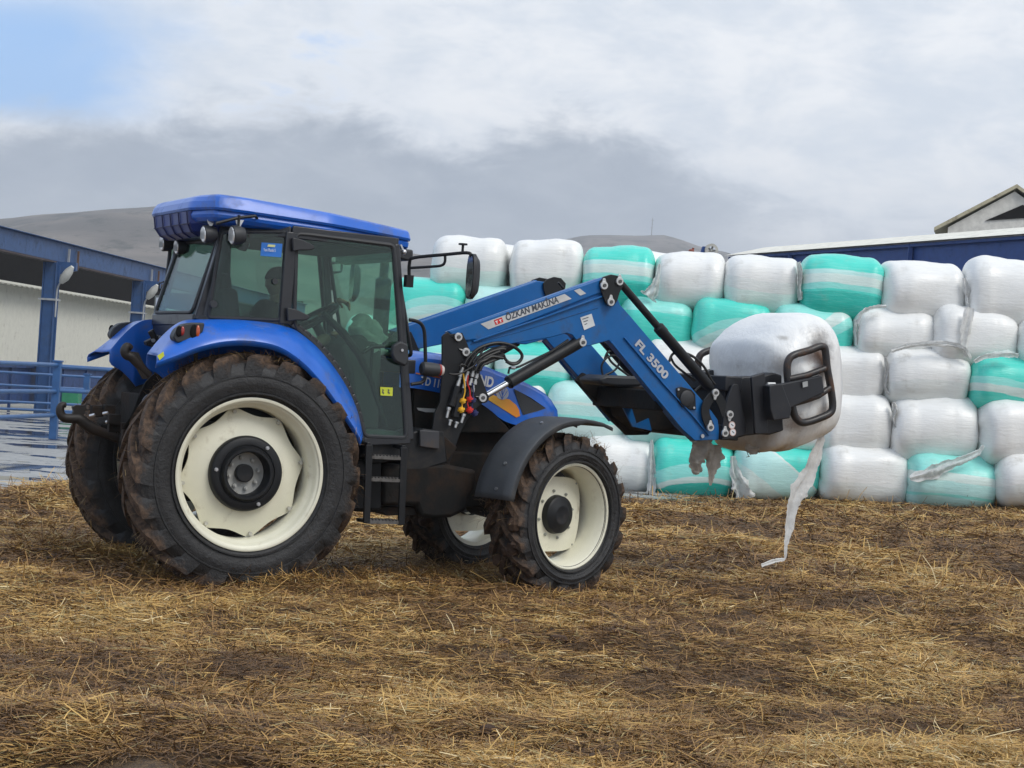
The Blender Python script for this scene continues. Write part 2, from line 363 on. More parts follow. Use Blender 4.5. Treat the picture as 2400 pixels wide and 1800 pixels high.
ob = sheet('concrete_yard', np.linspace(-70, 60, 14), np.linspace(2, 110, 14), lambda x, y: x*0-.012, conc_mat()); props(ob, 'wet concrete yard with puddles', None, None, 'structure')
EARTH = simple('dry_steppe', (.19, .155, .115), .95, var=.3, dscale=.02)
# ground to the horizon, rising into the hills
def hill_rows():
    az = np.radians(np.linspace(-34, 34, 240)); ds = np.array([3, 60, 120, 250, 330, 400, 470, 540, 610, 680, 750, 820, 900, 960, 1050, 1150, 1250, 1350, 1500, 1620])
    P = [(-3000, 560), (-600, 530), (0, 512), (60, 505), (150, 499), (230, 490), (330, 483), (400, 474), (520, 480), (640, 500), (800, 560), (900, 590), (960, 598), (1010, 604), (1120, 640), (1240, 700), (1400, 760), (1700, 830), (2400, 900), (5000, 930)]
    Q = [(-2000, 900), (600, 740), (1000, 640), (1150, 600), (1240, 568), (1290, 562), (1345, 550), (1400, 549), (1470, 551), (1530, 549), (1560, 556), (1620, 577), (1690, 592), (1800, 640), (2100, 700), (2600, 780), (5000, 900)]
    px = 1200+np.tan(az)*FL
    def el(PQ):
        yy = np.interp(px, [p[0] for p in PQ], [p[1] for p in PQ]); d = [ray(a, b) for a, b in zip(px, yy)]
        return np.array([max(0, e.z/math.hypot(e.x, e.y)) for e in d])
    e1, e2 = el(P), el(Q); V = []
    for D in ds:
        x = np.sin(az)*D; y = np.cos(az)*D
        s1 = np.clip((D-330)/(960-330), 0, 1); s1 = s1*s1*(3-2*s1); b1 = np.where(D <= 960, s1, 1-.5*(D-960)/700)
        s2 = np.clip((D-900)/(1500-900), 0, 1); s2 = s2*s2*(3-2*s2)
        h = np.maximum(e1*960*b1, e2*1500*s2) + (vnoise(x, y, .012, 31)-.5)*10*np.clip((D-380)/300, 0, 1)*np.clip((1500-D)/400, 0, 1)*(0 if D == 960 else 1)
        h = np.where(D in (960, 1500), h+EYE, h)
        V.append(np.stack([x, y, h-.03 + 0*x], -1))
    V = np.array(V); n = len(az); i = np.arange(len(ds)-1)[:, None]*n+np.arange(n-1)[None]
    return V.reshape(-1, 3), np.stack([i, i+1, i+1+n, i+n], -1).reshape(-1, 4)
V, Fh = hill_rows()
m, q, b, o_ = new_mat('hill_grass'); co = q.n('ShaderNodeTexCoord').outputs['Object']
hn = q.noise(q.mapv(co, (1, 1, 4)), .012, 8, .62, .5); hm = q.noise(q.mapv(co, (1, .35, 3)), .045, 9, .75)
c_ = q.mix(q.ss(hn, .4, .62), (.10, .09, .08), (.175, .15, .13)); c_ = q.mix(q.ss(hm, .50, .62), c_, (.05, .05, .042)); q.l(c_, b.inputs['Base Color']); b.inputs['Roughness'].default_value = 1
ob = mesh_np('hills', V, Fh, m); props(ob, 'bare brown hills fading into cloud', None, None, 'structure')
hb = MB(); mp = dp(1527, 551, 1500); mp2 = dp(1527.5, 510, 1500)
hb.cyl(mp-Vector((0, 0, 4)), (mp.x, mp.y, mp2.z), .42, 6, .25)
for k in range(3): hb.box((mp.x, mp.y, mp.z+6+3*k), (2.2, .4, .3))
ob = hb.build('radio_mast', simple('mast_grey', (.25, .24, .24), .7)); props(ob, 'thin radio mast on top of the far hill', 'mast')

# ------------------------------------------------------------------ straw
def straw_mat():
    m, q, b, o = new_mat('straw'); at = q.n('ShaderNodeAttribute'); at.attribute_name = 'tone'
    q.l(at.outputs['Color'], b.inputs['Base Color']); b.inputs['Roughness'].default_value = .55; b.inputs['Specular IOR Level'].default_value = .35
    return m
STRAW = straw_mat()
def blades(name, P, L, Wd, az, pitch, col, parent=None, curl=None):
    """P base points (n,3); each blade is 3 segments of a thin folded ribbon"""
    n = len(P); d = np.stack([np.cos(az)*np.cos(pitch), np.sin(az)*np.cos(pitch), np.sin(pitch)], -1)
    sde = np.stack([-np.sin(az), np.cos(az), np.zeros(n)], -1); tilt = RNG.uniform(-1, 1, n)[:, None]
    sde = sde + np.array([0, 0, 1])*tilt*.8; sde /= np.linalg.norm(sde, axis=1)[:, None]
    curl = RNG.normal(0, .13, n) if curl is None else curl
    sag = RNG.uniform(0, .22, n)
    rows = []
    for t in (0, .5, 1.0):
        ctr = P + d*(L*t)[:, None] + np.stack([-np.sin(az), np.cos(az), np.zeros(n)], -1)*(curl*L*t*t)[:, None] - np.array([0, 0, 1])*(sag*L*t*t)[:, None]
        w = (Wd*(1-.25*t))[:, None]*.5; rows += [ctr-sde*w, ctr+sde*w]
    V = np.stack(rows, 1).reshape(-1, 3); i = (np.arange(n)*6)[:, None]
    F = np.concatenate([i+np.array([0, 1, 3, 2]), i+np.array([2, 3, 5, 4])], 1).reshape(-1, 4)
    o = mesh_np(name, V, F, STRAW, parent, smooth=False)
    a = o.data.color_attributes.new('tone', 'FLOAT_COLOR', 'POINT'); c4 = np.ones((n, 6, 4), 'f'); c4[..., :3] = col[:, None, :]
    a.data.foreach_set('color', c4.ravel()); return o
def tones(x, y, n, golden):
    pal = np.array([(.60, .385, .125), (.44, .26, .08), (.30, .165, .055), (.19, .102, .038), (.105, .057, .026), (.38, .30, .13), (.74, .59, .33)])
    k = np.clip(golden + RNG.normal(0, .22, n), 0, 1)
    idx = np.where(k > .80, RNG.choice([0, 1, 5, 6], n, p=[.45, .35, .13, .07]), np.where(k > .5, RNG.choice([1, 2, 5], n, p=[.45, .45, .1]), np.where(k > .25, RNG.choice([2, 3], n), RNG.choice([3, 4], n))))
    return pal[idx]*RNG.uniform(.75, 1.15, (n, 1))
def golden_at(x, y):
    gq = .50 + (vnoise(x, y, .8, 21)-.5)*.85 + (vnoise(x, y, 2.6, 22)-.5)*.85 + (vnoise(x, y, 7, 23)-.5)*.55
    for bx, by, rx, ry, a in BUMPS: gq = gq + 3.2*a*np.exp(-((x-bx)/rx/1.2)**2-((y-by)/ry/1.2)**2)
    d = (vnoise(x, y, .8, 21)); gq = gq + .22*np.clip((-x+.3)/2.5, 0, 1)*np.clip((13.5-y)/2, 0, 1) - .10*np.clip((y-14)/6, 0, 1)
    return gq
NB = 620000
# density falls with distance as 1/y; sample y accordingly within the view wedge
yy = 6.6*np.exp(RNG.random(NB)*math.log(29.5/6.6)); xx = (RNG.random(NB)*2-1)*(.33*yy+.9)
gl = golden_at(xx, yy)
keep = (edge_d(xx, yy) > .1) & (RNG.random(NB) < np.clip(.60+gl*.8, .55, 1)); xx, yy, gl = xx[keep], yy[keep], gl[keep]; n = len(xx)
flow = (vnoise(xx, yy, 1.1, 41)*2*PI*1.5); az = flow + RNG.normal(0, .85, n); az = np.where(RNG.random(n) < .55, RNG.uniform(0, 2*PI, n), az)
L = np.clip(RNG.lognormal(math.log(.075), .5, n), .025, .26)*np.clip(yy/12, .85, 1.5); Wd = RNG.uniform(.0024, .0072, n)*np.clip(yy/11, .85, 2.2)
P = np.stack([xx, yy, gh(xx, yy)+RNG.uniform(-.004, .026, n)+np.clip(gl-.55, 0, .6)*RNG.uniform(0, .09, n)], -1)
pit = np.abs(RNG.normal(0, .20, n)); up_ = RNG.random(n) < .03; pit[up_] = RNG.uniform(.4, 1.2, up_.sum())
ob = blades('straw_bed', P, L, Wd, az, pit, tones(xx, yy, n, gl)); props(ob, 'trampled golden and brown straw litter covering the ground', 'straw', None, 'stuff')

# ------------------------------------------------------------------ wrapped bales
def wrap_mat(name, stops, a=0., bq=0., grime=.35):
    """stretch film: bands across the height (stops: (v, colour)), bent by a*x + b*x^2"""
    m, q, b, o = new_mat(name); tcn = q.n('ShaderNodeTexCoord'); co = tcn.outputs['Object']
    s = q.n('ShaderNodeSeparateXYZ'); q.l(co, s.inputs[0])
    w1 = q.noise(q.mapv(co, (.8, 1.2, 3)), 2.2, 4, .6)
    v = q.math('ADD', q.math('ADD', s.outputs[2], q.math('MULTIPLY', s.outputs[0], a)), q.math('ADD', q.math('MULTIPLY', q.math('MULTIPLY', s.outputs[0], s.outputs[0]), bq), q.math('MULTIPLY', q.math('SUBTRACT', w1, .5), .07)))
    r = q.n('ShaderNodeValToRGB'); e = r.color_ramp.elements; vv = q.math('ADD', q.math('MULTIPLY', v, .8), .5); q.l(vv, r.inputs[0])
    pts = []
    for i, (pv, cc) in enumerate(stops):
        if i: pts.append((pv*.8+.5, stops[i-1][1])); pts.append((pv*.8+.5+.012, cc))
        else: pts.append((0, cc))
    pts = pts[:30]; e[0].position = pts[0][0]; e[0].color = pts[0][1]+(1,); e[1].position = 1; e[1].color = stops[-1][1]+(1,)
    for p_, cc in pts[1:]:
        x = e.new(p_); x.color = cc+(1,)
    n = q.noise(q.mapv(co, (1.2, 1.2, 14)), 3.5, 6, .65, .2); gr = q.noise(co, 3.2, 6, .7); sp_ = q.noise(q.mapv(co, (6, 6, 22)), 3, 5, .7)
    c = q.mix(q.math('MULTIPLY', q.ss(n, .48, .66), .06), r.outputs[0], (.92, .95, .95))
    c = q.mix(q.math('MULTIPLY', q.ss(n, .54, .34), .10), c, tuple(x*.55 for x in stops[0][1]))
    c = q.mix(q.math('MULTIPLY', q.ss(gr, .52, .78), grime), c, (.36, .335, .28)); c = q.mix(q.math('MULTIPLY', q.ss(sp_, .66, .74), grime*.9), c, (.22, .19, .15))
    q.l(c, b.inputs['Base Color']); b.inputs['Roughness'].default_value = .27; b.inputs['Specular IOR Level'].default_value = .5
    b.inputs['Subsurface Weight'].default_value = 0
    bp = q.n('ShaderNodeBump'); bp.inputs['Strength'].default_value = .26; bp.inputs['Distance'].default_value = .025
    q.l(q.math('ADD', q.noise(q.mapv(co, (1.0, 2, 9)), 4, 7, .6, .6), q.math('MULTIPLY', q.math('POWER', q.math('SUBTRACT', 1.0, q.math('ABSOLUTE', q.math('SUBTRACT', q.math('MULTIPLY', q.noise(q.mapv(co, (1.3, 1.6, 3.2)), 1.9, 5, .6, 1.6), 2.0), 1.0))), 9.0), .16)), bp.inputs['Height']); q.l(bp.outputs[0], b.inputs['Normal'])
    return m
TE = (.075, .70, .58); TD = (.03, .52, .43); TL = (.29, .78, .70); MI = (.50, .80, .76); WH = (.84, .84, .815); WG = (.76, .785, .76); WM = (.66, .80, .75)
PALS = {
 'w': wrap_mat('film_white', [(-1, WH)], grime=.30), 'wg': wrap_mat('film_white_greyish', [(-1, WG), (-.12, WH)], .05, .1, .45),
 'wm': wrap_mat('film_white_mint_foot', [(-1, WM), (-.1, WG), (.08, WH)], .05, -.15, .35), 'wd': wrap_mat('film_white_dirty', [(-1, WG), (.0, WH)], -.04, .2, .6),
 't': wrap_mat('film_teal', [(-1, TE), (-.05, TE), (.12, TE), (.22, TL)], .05, .1, .2),
 'tt': wrap_mat('film_teal_dark_foot', [(-1, TD), (-.08, TE), (-.04, TL), (.05, WM), (.2, MI), (.27, TE)], .02, .12, .25),
 't2': wrap_mat('film_teal_pale_foot', [(-1, WM), (-.16, MI), (-.02, TL), (.12, TE)], -.2, .5, .25),
 't3': wrap_mat('film_teal_white_band', [(-1, TE), (-.2, WM), (-.08, TL), (.03, TE)], .16, .1, .25),
 't4': wrap_mat('film_teal_lens', [(-1, TD), (-.17, WM), (-.09, TL), (.12, TE)], -.10, .30, .25),
 'm': wrap_mat('film_mint', [(-1, MI), (-.18, TL), (-.14, MI), (.05, WM), (.18, TL)], .03, .1, .3),
 'm2': wrap_mat('film_mint_white_top', [(-1, WM), (-.12, TL), (-.02, MI), (.14, WM), (.19, MI)], .0, .05, .25),
 'mt': wrap_mat('film_mint_teal_side', [(-1, TE), (-.22, TL), (-.05, WM), (.15, TL)], -.75, .2, .25),
 'mw': wrap_mat('film_mint_teal_corner', [(-1, WM), (-.3, MI), (.22, WM), (.26, TE)], .75, .1, .3),
}
def bale_mesh(w, d, h, seed, nu=48, nx=36):
    r = np.random.default_rng(seed); rows = []; ph = r.uniform(0, 6, 8); sagx = r.uniform(-.035, .035)
    for i in range(nx+1):
        s_ = -math.cos(PI*i/nx); s_ = math.copysign(abs(s_)**.62, s_); k = (max(0, 1-abs(s_)**8.0))**(1/3.0); row = []
        for j in range(nu):
            a = 2*PI*j/nu; ca, sa = math.cos(a), math.sin(a); e = 2/(2.7+.5*math.sin(seed*1.7))
            y = math.copysign(abs(ca)**e, ca)*d/2; z = math.copysign(abs(sa)**e, sa)*h/2
            kk = k*(1+.016*math.sin(3*a+ph[0]+s_*2)+.009*math.sin(7*a+ph[1]+s_*3)+.020*math.sin(2*s_*3+ph[2]+a)+.006*math.sin(s_*17+ph[3]))
            x = s_*w/2*(1+.015*math.sin(2*a+ph[4])+.012*math.sin(5*a+ph[5]))
            z2 = z*kk + sagx*s_ + .02*h*(1-s_*s_)*(1 if z > 0 else -.3); row.append(Vector((x, y*kk, z2)))
        rows.append(row)
    mb = MB(); mb.grid(rows, True); n = nu
    mb.f.append(tuple(range(n))[::-1]); mb.f.append(tuple(nx*n+k for k in range(n))); return mb
ROWN = {'A': 'top', 'B': 'second', 'C': 'middle', 'D': 'fourth', 'E': 'bottom'}
BALES = [ # row, display box x0,y0,x1,y1, film, label
 ('A', 932, 510, 1096, 617, 'wm', 'white wrapped bale with pale mint foot at the left end of the top row'),
 ('A', 1102, 516, 1261, 622, 'wg', 'second bale from the left end of the top row, white'),
 ('A', 1260, 530, 1417, 648, 'tt', 'teal wrapped bale with pale top in the top row, above the boom knee'),
 ('A', 1418, 543, 1572, 650, 'wg', 'greyish white top row bale just right of the teal bale above the knee'),
 ('A', 1567, 551, 1731, 660, 'wm', 'white top row bale with knotted film on its right end, beside the banded teal bale'),
 ('A', 1733, 551, 1912, 678, 'tt', 'banded teal bale with dark lower half in the top row below the blue barn'),
 ('A', 1909, 563, 2088, 680, 'w', 'white bale in the top row immediately right of the banded teal bale under the barn'),
 ('A', 2093, 558, 2272, 692, 'w', 'white bale at the right edge of the picture in the top row'),
 ('B', 838, 601, 1008, 700, 't2', 'teal bale seen just right of the cab at the left end of the second row'),
 ('B', 1003, 618, 1165, 715, 'm2', 'white topped mint bale in the second row right behind the mirror, above the booms'),
 ('B', 1168, 630, 1338, 728, 'm', 'mint bale in the second row hidden mostly behind the boom knee'),
 ('B', 1340, 643, 1498, 742, 't', 'plain bright teal bale in the second row directly right of the boom knee'),
 ('B', 1499, 645, 1671, 748, 't2', 'teal bale with pale lower half, second row, just above left of the clamped bale'),
 ('B', 1674, 656, 1846, 762, 'mt', 'mint bale with teal right side in the second row above the clamped bale'),
 ('B', 1849, 662, 2022, 768, 'wg', 'white bale with twisted film on its shoulder, second row, right of the clamped bale'),
 ('B', 2019, 664, 2202, 776, 'w', 'white bale in the second row with a loose film strip down its middle'),
 ('B', 2203, 690, 2380, 790, 'w', 'sliver of a white bale at the right edge in the second row'),
 ('C', 742, 683, 902, 778, 'm2', 'pale mint bale seen through the cab door glass'),
 ('C', 904, 722, 1066, 828, 'm', 'mint bale in the middle row showing under the booms next to the bonnet'),
 ('C', 1068, 738, 1236, 846, 'tt', 'teal bale with pale top showing between the bonnet and the lift cylinder'),
 ('C', 1238, 735, 1392, 842, 'm', 'mint bale in the middle row showing between the near and far boom'),
 ('C', 1394, 732, 1562, 842, 'w', 'white bale in the middle row peeking out left of the clamped bale'),
 ('C', 1564, 742, 1740, 848, 'w', 'white bale in the middle row hidden behind the clamped bale'),
 ('C', 1742, 746, 1917, 852, 'w', 'white bale in the middle row touching the right side of the clamped bale'),
 ('C', 1917, 750, 2102, 860, 'wd', 'white creased bale in the middle row beside the teal one at the right edge'),
 ('C', 2102, 768, 2290, 872, 't3', 'teal bale with thin white band at the right edge in the middle row'),
 ('D', 905, 815, 1075, 930, 'w', 'white bale in the fourth row behind the bonnet'),
 ('D', 1180, 826, 1352, 942, 'm2', 'mint bale with white band in the fourth row above the front tyre'),
 ('D', 1354, 835, 1520, 948, 'm', 'mint bale in the fourth row behind the lower loader booms'),
 ('D', 1522, 845, 1655, 955, 't', 'teal bale in the fourth row behind the clamp carriage'),
 ('D', 1657, 848, 1795, 958, 'w', 'white bale in the fourth row behind the underside of the clamped bale'),
 ('D', 1780, 850, 1932, 968, 'w', 'white bale in the fourth row just right of the clamped bale'),
 ('D', 1931, 855, 2120, 985, 'w', 'large clean white bale in the fourth row, second from the right edge'),
 ('D', 2121, 861, 2310, 988, 'w', 'white bale at the right edge in the fourth row'),
 ('D', 733, 770, 903, 880, 'w', 'white bale in the fourth row behind the cab'),
 ('E', 745, 880, 910, 1030, 'w', 'white bale at the left end of the bottom row, behind the cab steps'),
 ('E', 908, 905, 1076, 1045, 't', 'teal bale in the bottom row behind the chassis of the tractor'),
 ('D', 1076, 822, 1182, 934, 'w', 'narrow white bale end in the fourth row behind the bonnet nose'),
 ('E', 1075, 925, 1250, 1062, 'w', 'white bale in the bottom row behind the front wheel'),
 ('E', 1252, 940, 1413, 1078, 'wd', 'white bale in the bottom row just right of the front tyre'),
 ('E', 1411, 946, 1588, 1086, 't4', 'teal bale with white crescent band in the bottom row under the boom tips'),
 ('E', 1588, 958, 1773, 1086, 'mw', 'mint bale with teal right corner in the bottom row behind the long hanging film strip'),
 ('E', 1774, 965, 1965, 1098, 'wg', 'white bale in the bottom row between the mint and the mint green bale'),
 ('E', 1964, 981, 2159, 1110, 'm', 'mint green bale in the bottom row with a film strip lying across it'),
 ('E', 2160, 980, 2350, 1106, 'wd', 'white bale in the bottom row at the right edge'),
]
BPOS = {}
for i, (rw, x0, y0, x1, y1, film, lab) in enumerate(BALES):
    k = 'ABCDE'.index(rw); px0, px1, py0, py1 = x0*1.085, x1*1.085, y0*1.085, y1*1.085
    cx = (px0+px1)/2; Zc = 29.6 - 1.8*(cx-1000)/1400 + (4-k)*.17
    Zf = Zc-.45                                             # the face that shows the outline
    if rw != 'E': py1 += 26
    c0 = dp(cx, (py0+py1)/2, Zf); w = (px1-px0)*Zf/FL*1.012; h = (py1-py0)*Zf/FL
    mb = bale_mesh(w, 1.3, h, 100+i)
    ca = math.cos(-ROLL*.55 + random.uniform(-.02, .02)); sa = math.sin(-ROLL*.55)
    o = mb.build('silage_bale', PALS[film], None, origin=(0, 0, 0)); o.location = (c0.x, Zc, c0.z); ORG[o.name] = Vector(o.location)
    o.rotation_euler = (random.uniform(-.05, .05), random.uniform(-.022, .022), random.uniform(-.07, .07))
    props(o, lab, 'bale', 'wrapped silage bales stacked in the wall'); BPOS[(rw, x0)] = (o, w, h)
# bales of the second tier of the stack, just showing over and between the first
for j, (x0, y0, x1, y1, lab) in enumerate([(1010, 528, 1180, 640, 'white bale behind the gap between the two leftmost top bales'), (1345, 545, 1500, 650, 'white bale behind the gap right of the teal top bale'),
        (2010, 592, 2165, 700, 'white bale set back between the two rightmost top bales')]):
    cx = (x0+x1)/2*1.085; Zc = 31.2-1.8*(cx-1000)/1400; c0 = dp(cx, (y0+y1)/2*1.085, Zc-.5); w = (x1-x0)*1.085*Zc/FL
    o = bale_mesh(w, 1.3, (y1-y0)*1.085*Zc/FL, 300+j).build('silage_bale', PALS['w'], None, origin=(0, 0, 0)); o.location = (c0.x, Zc, c0.z)
    props(o, lab, 'bale', 'wrapped silage bales stacked in the wall')

# loose film: crumpled ribbons
def film_ribbon(path, widths, wdir, seed, crump=.35, nw=9, k=8, thick=None):
    """ribbon along path; wdir = direction of width; random folds across"""
    r = np.random.default_rng(seed); P = smooth_path(path, k); n = len(P); Wd = np.interp(np.linspace(0, 1, n), np.linspace(0, 1, len(widths)), widths)
    wdir = Vector(wdir).normalized(); rows = []; ph = r.uniform(0, 6, 6); jit = r.normal(0, 1, (n, nw))
    for i, p in enumerate(P):
        t = (P[min(i+1, n-1)]-P[max(i-1, 0)]).normalized(); wd = (wdir-t*wdir.dot(t)).normalized(); nn = t.cross(wd); row = []
        for j in range(nw):
            s_ = j/(nw-1)-.5; amp = crump*Wd[i]
            off = amp*(.5*math.sin(s_*9+ph[0]+i*.12)+.3*math.sin(s_*17+ph[1]-i*.2)+.12*jit[i, j]); e = (.06*math.sin(i*.9+ph[2])+.05*jit[i, 0]) if j in (0, nw-1) else 0
            row.append(p+wd*(s_+e*math.copysign(1, s_))*Wd[i]+nn*off)
        rows.append(row)
    return MB().grid(rows)
def film_mat(name, col, tr=.35):
    m, q, b, out = new_mat(name); co = q.n('ShaderNodeTexCoord').outputs['Object']
    c = q.mix(q.ss(q.noise(co, 9, 6, .7), .4, .7), col, tuple(x*.72 for x in col)); q.l(c, b.inputs['Base Color']); b.inputs['Roughness'].default_value = .4
    tl = q.n('ShaderNodeBsdfTranslucent'); q.l(c, tl.inputs[0]); mx = q.n('ShaderNodeMixShader'); mx.inputs[0].default_value = tr; q.l(b.outputs[0], mx.inputs[1]); q.l(tl.outputs[0], mx.inputs[2]); q.l(mx.outputs[0], out.inputs[0]); return m
FILM = film_mat('loose_white_film', (.84, .84, .82)); FILMD = film_mat('dirty_loose_film', (.50, .45, .39)); FILMT = film_mat('teal_film_scrap', (.05, .6, .46))
def tail(rk, pts, widths, seed, Y=None, mat=FILM, wd=(1, 0, 0), crump=.5):
    o, w, h = BPOS[rk]; Yf = (o.location.y-.69) if Y is None else Y
    P = [dp(x*1.085, y*1.085, Yf) for x, y in pts]; ORG[o.name] = Vector(o.location)
    t = film_ribbon(P, widths, wd, seed, crump).build('film_tail', mat, None, fix=False, angle=180)
    t.parent = o; t.matrix_parent_inverse = Matrix.Identity(4); M = Matrix.LocRotScale(o.location, o.rotation_euler, None).inverted() @ Matrix.Translation(ORG[t.name]); t.matrix_local = M
tail(('E', 1588), [(1583, 985), (1588, 1020), (1600, 1050), (1612, 1080)], [.06, .16, .26, .34], 1)
tail(('E', 1252), [(1408, 950), (1407, 990), (1408, 1040), (1404, 1076)], [.04, .10, .12, .14], 2)
tail(('E', 1964), [(1966, 1033), (2010, 1022), (2040, 1008), (2075, 995), (2112, 978), (2124, 962)], [.10, .22, .16, .13, .08, .04], 3, wd=(0, .2, 1), crump=.35)
tail(('A', 1418), [(1425, 570), (1420, 600), (1412, 625), (1400, 642)], [.03, .09, .16, .26], 4)
tail(('A', 1567), [(1724, 566), (1728, 590), (1727, 620), (1730, 648)], [.08, .11, .07, .09], 5, crump=1.0)
tail(('A', 1909), [(2083, 600), (2090, 630), (2097, 655), (2103, 668)], [.05, .10, .14, .12], 6, crump=.6)
tail(('B', 2019), [(2095, 664), (2088, 700), (2082, 740), (2086, 772)], [.13, .19, .12, .05], 7, crump=.22)
tail(('C', 1917), [(1925, 757), (1975, 745), (2040, 743), (2080, 752), (2098, 775)], [.07, .06, .09, .06, .05], 8, wd=(0, .3, 1), crump=.7)
tail(('B', 1849), [(1853, 700), (1862, 676), (1885, 664), (1915, 661)], [.05, .07, .06, .06], 9, wd=(0, .3, 1), crump=.6)
tail(('D', 1780), [(1930, 868), (1934, 885), (1930, 902), (1936, 925)], [.06, .08, .06, .05], 10, crump=1.0)
tail(('B', 1674), [(1848, 690), (1850, 715), (1853, 745)], [.04, .10, .06], 12, crump=.8)
tail(('C', 2102), [(2105, 782), (2130, 770), (2175, 764), (2200, 768)], [.06, .10, .12, .06], 13, wd=(0, .3, 1), crump=.5)
tail(('C', 1742), [(1912, 770), (1916, 800), (1912, 835), (1920, 850)], [.04, .07, .05, .08], 14, crump=1.0)
p = gp(2132, 1204); o = film_ribbon([p+Vector((-.25, -.1, .03)), p+Vector((-.1, 0, .06)), p+Vector((.05, -.05, .02)), p+Vector((.2, .12, .05))], [.16, .12, .05, .04], (0, 1, .4), 15, .7).build('film_scrap', FILMT, fix=False)
props(o, 'small teal scrap of film lying on the straw before the mint green bottom bale', 'plastic scrap')

# ------------------------------------------------------------------ cattle shed on the left
SHB = simple('shed_blue_paint', (.025, .075, .20), .5, dirt=.25, dcol=(.06, .08, .13), bump=.1); SHD = simple('shed_blue_dark', (.018, .05, .16), .6, dirt=.3, dcol=(.03, .04, .07))
SHW = simple('cream_cladding', (.76, .75, .66), .7, var=.05, dirt=.12, dcol=(.45, .42, .35)); DARK = simple('painted_shade_black', (.012, .011, .011), .9, spec=.1); ROOFY = simple('weathered_roof_sheet', (.42, .38, .26), .8, dirt=.3)  # DARK: near-black colour painted for shade under the roof, in recesses and openings
GALV = simple('galvanised', (.45, .46, .47), .45, metal=.6)
r0 = Vector((-12.35, 43.2, 0)); r1 = Vector((-11.1, 62.0, 0)); dv = (r1-r0).normalized(); nv = Vector((-dv.y, dv.x, 0))     # nv points away from the yard (to the left)
S0 = r0-dv*8; S1 = r0+dv*40
shed = empty('cattle_shed', S0+nv*3, 0, label='long blue open-fronted shed with cream back wall at the left', cat='shed'); ORG[shed.name] = Vector(S0+nv*3)
def zat(py, P): # height of the picture row py at plan position P
    d = P.y; hz = 900 - FL*PITCH + (FL*P.x/d)*math.tan(ROLL); return EYE + (hz-py)*d/FL
mb = MB(); mb.beam(S0+Vector((0, 0, 4.10)), S1+Vector((0, 0, 4.10)), .22, .50); mb.beam(S0+Vector((0, 0, 4.362))-nv*.05, S1+Vector((0, 0, 4.362))-nv*.05, .36, .025); mb.build('eaves_beam', SHB, shed, bevel=.01)
mb = MB(); mb.beam(S0+Vector((0, 0, 3.83)), S1+Vector((0, 0, 3.83)), .24, .04); mb.build('beam_flange', simple('rusty_flange', (.07, .055, .06), .8), shed)
mb = MB(); rp = [S0+Vector((0, 0, 4.378)), S0+nv*.9+Vector((0, 0, 4.42)), S0+nv*.9+Vector((0, 0, 4.47)), S0+Vector((0, 0, 4.42))]
mb.prism(rp, 0, S1-S0); mb.build('roof', ROOFY, shed)
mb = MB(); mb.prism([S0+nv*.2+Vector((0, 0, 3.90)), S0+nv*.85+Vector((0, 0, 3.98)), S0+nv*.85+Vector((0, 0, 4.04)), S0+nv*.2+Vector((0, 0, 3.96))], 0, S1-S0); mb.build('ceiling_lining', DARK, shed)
mb = MB(); mb.beam(S0+nv*4.6+Vector((0, 0, 1.74)), S1+nv*4.6+Vector((0, 0, 1.74)), .15, 3.48); mb.build('back_wall', SHW, shed)
mb = MB(); mb.beam(S0+nv*4.35+Vector((0, 0, 3.52)), S1+nv*4.35+Vector((0, 0, 3.52)), .7, .07)
for i in range(80): pp = S0+dv*(i*.5)+nv*4.02; mb.beam(pp+Vector((0, 0, 3.50)), pp+nv*.02+Vector((0, 0, 3.50)), .25, .10)
mb.build('wall_capping', SHW, shed)
mb = MB(); mb.beam(S0+nv*6.2+Vector((0, 0, 4.2)), S1+nv*6.2+Vector((0, 0, 4.2)), .1, 1.9); mb.build('shade_panel', DARK, shed)  # added near-black sheet, stands in for the shade seen above the back wall
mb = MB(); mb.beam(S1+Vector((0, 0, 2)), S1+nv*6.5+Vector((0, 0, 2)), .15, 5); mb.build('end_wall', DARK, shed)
mb = MB(); mb.beam(S0+nv*.35+Vector((0, 0, .60)), S1+nv*.35+Vector((0, 0, .60)), .06, .92)
mb.beam(S0+nv*.30+Vector((0, 0, 1.08)), S1+nv*.30+Vector((0, 0, 1.08)), .12, .06)
for i in range(20): mb.box(S0+dv*(i*2.1)+nv*.30+Vector((0, 0, .55)), (.06, .08, 1.1))
mb.build('feed_barrier', SHD, shed)
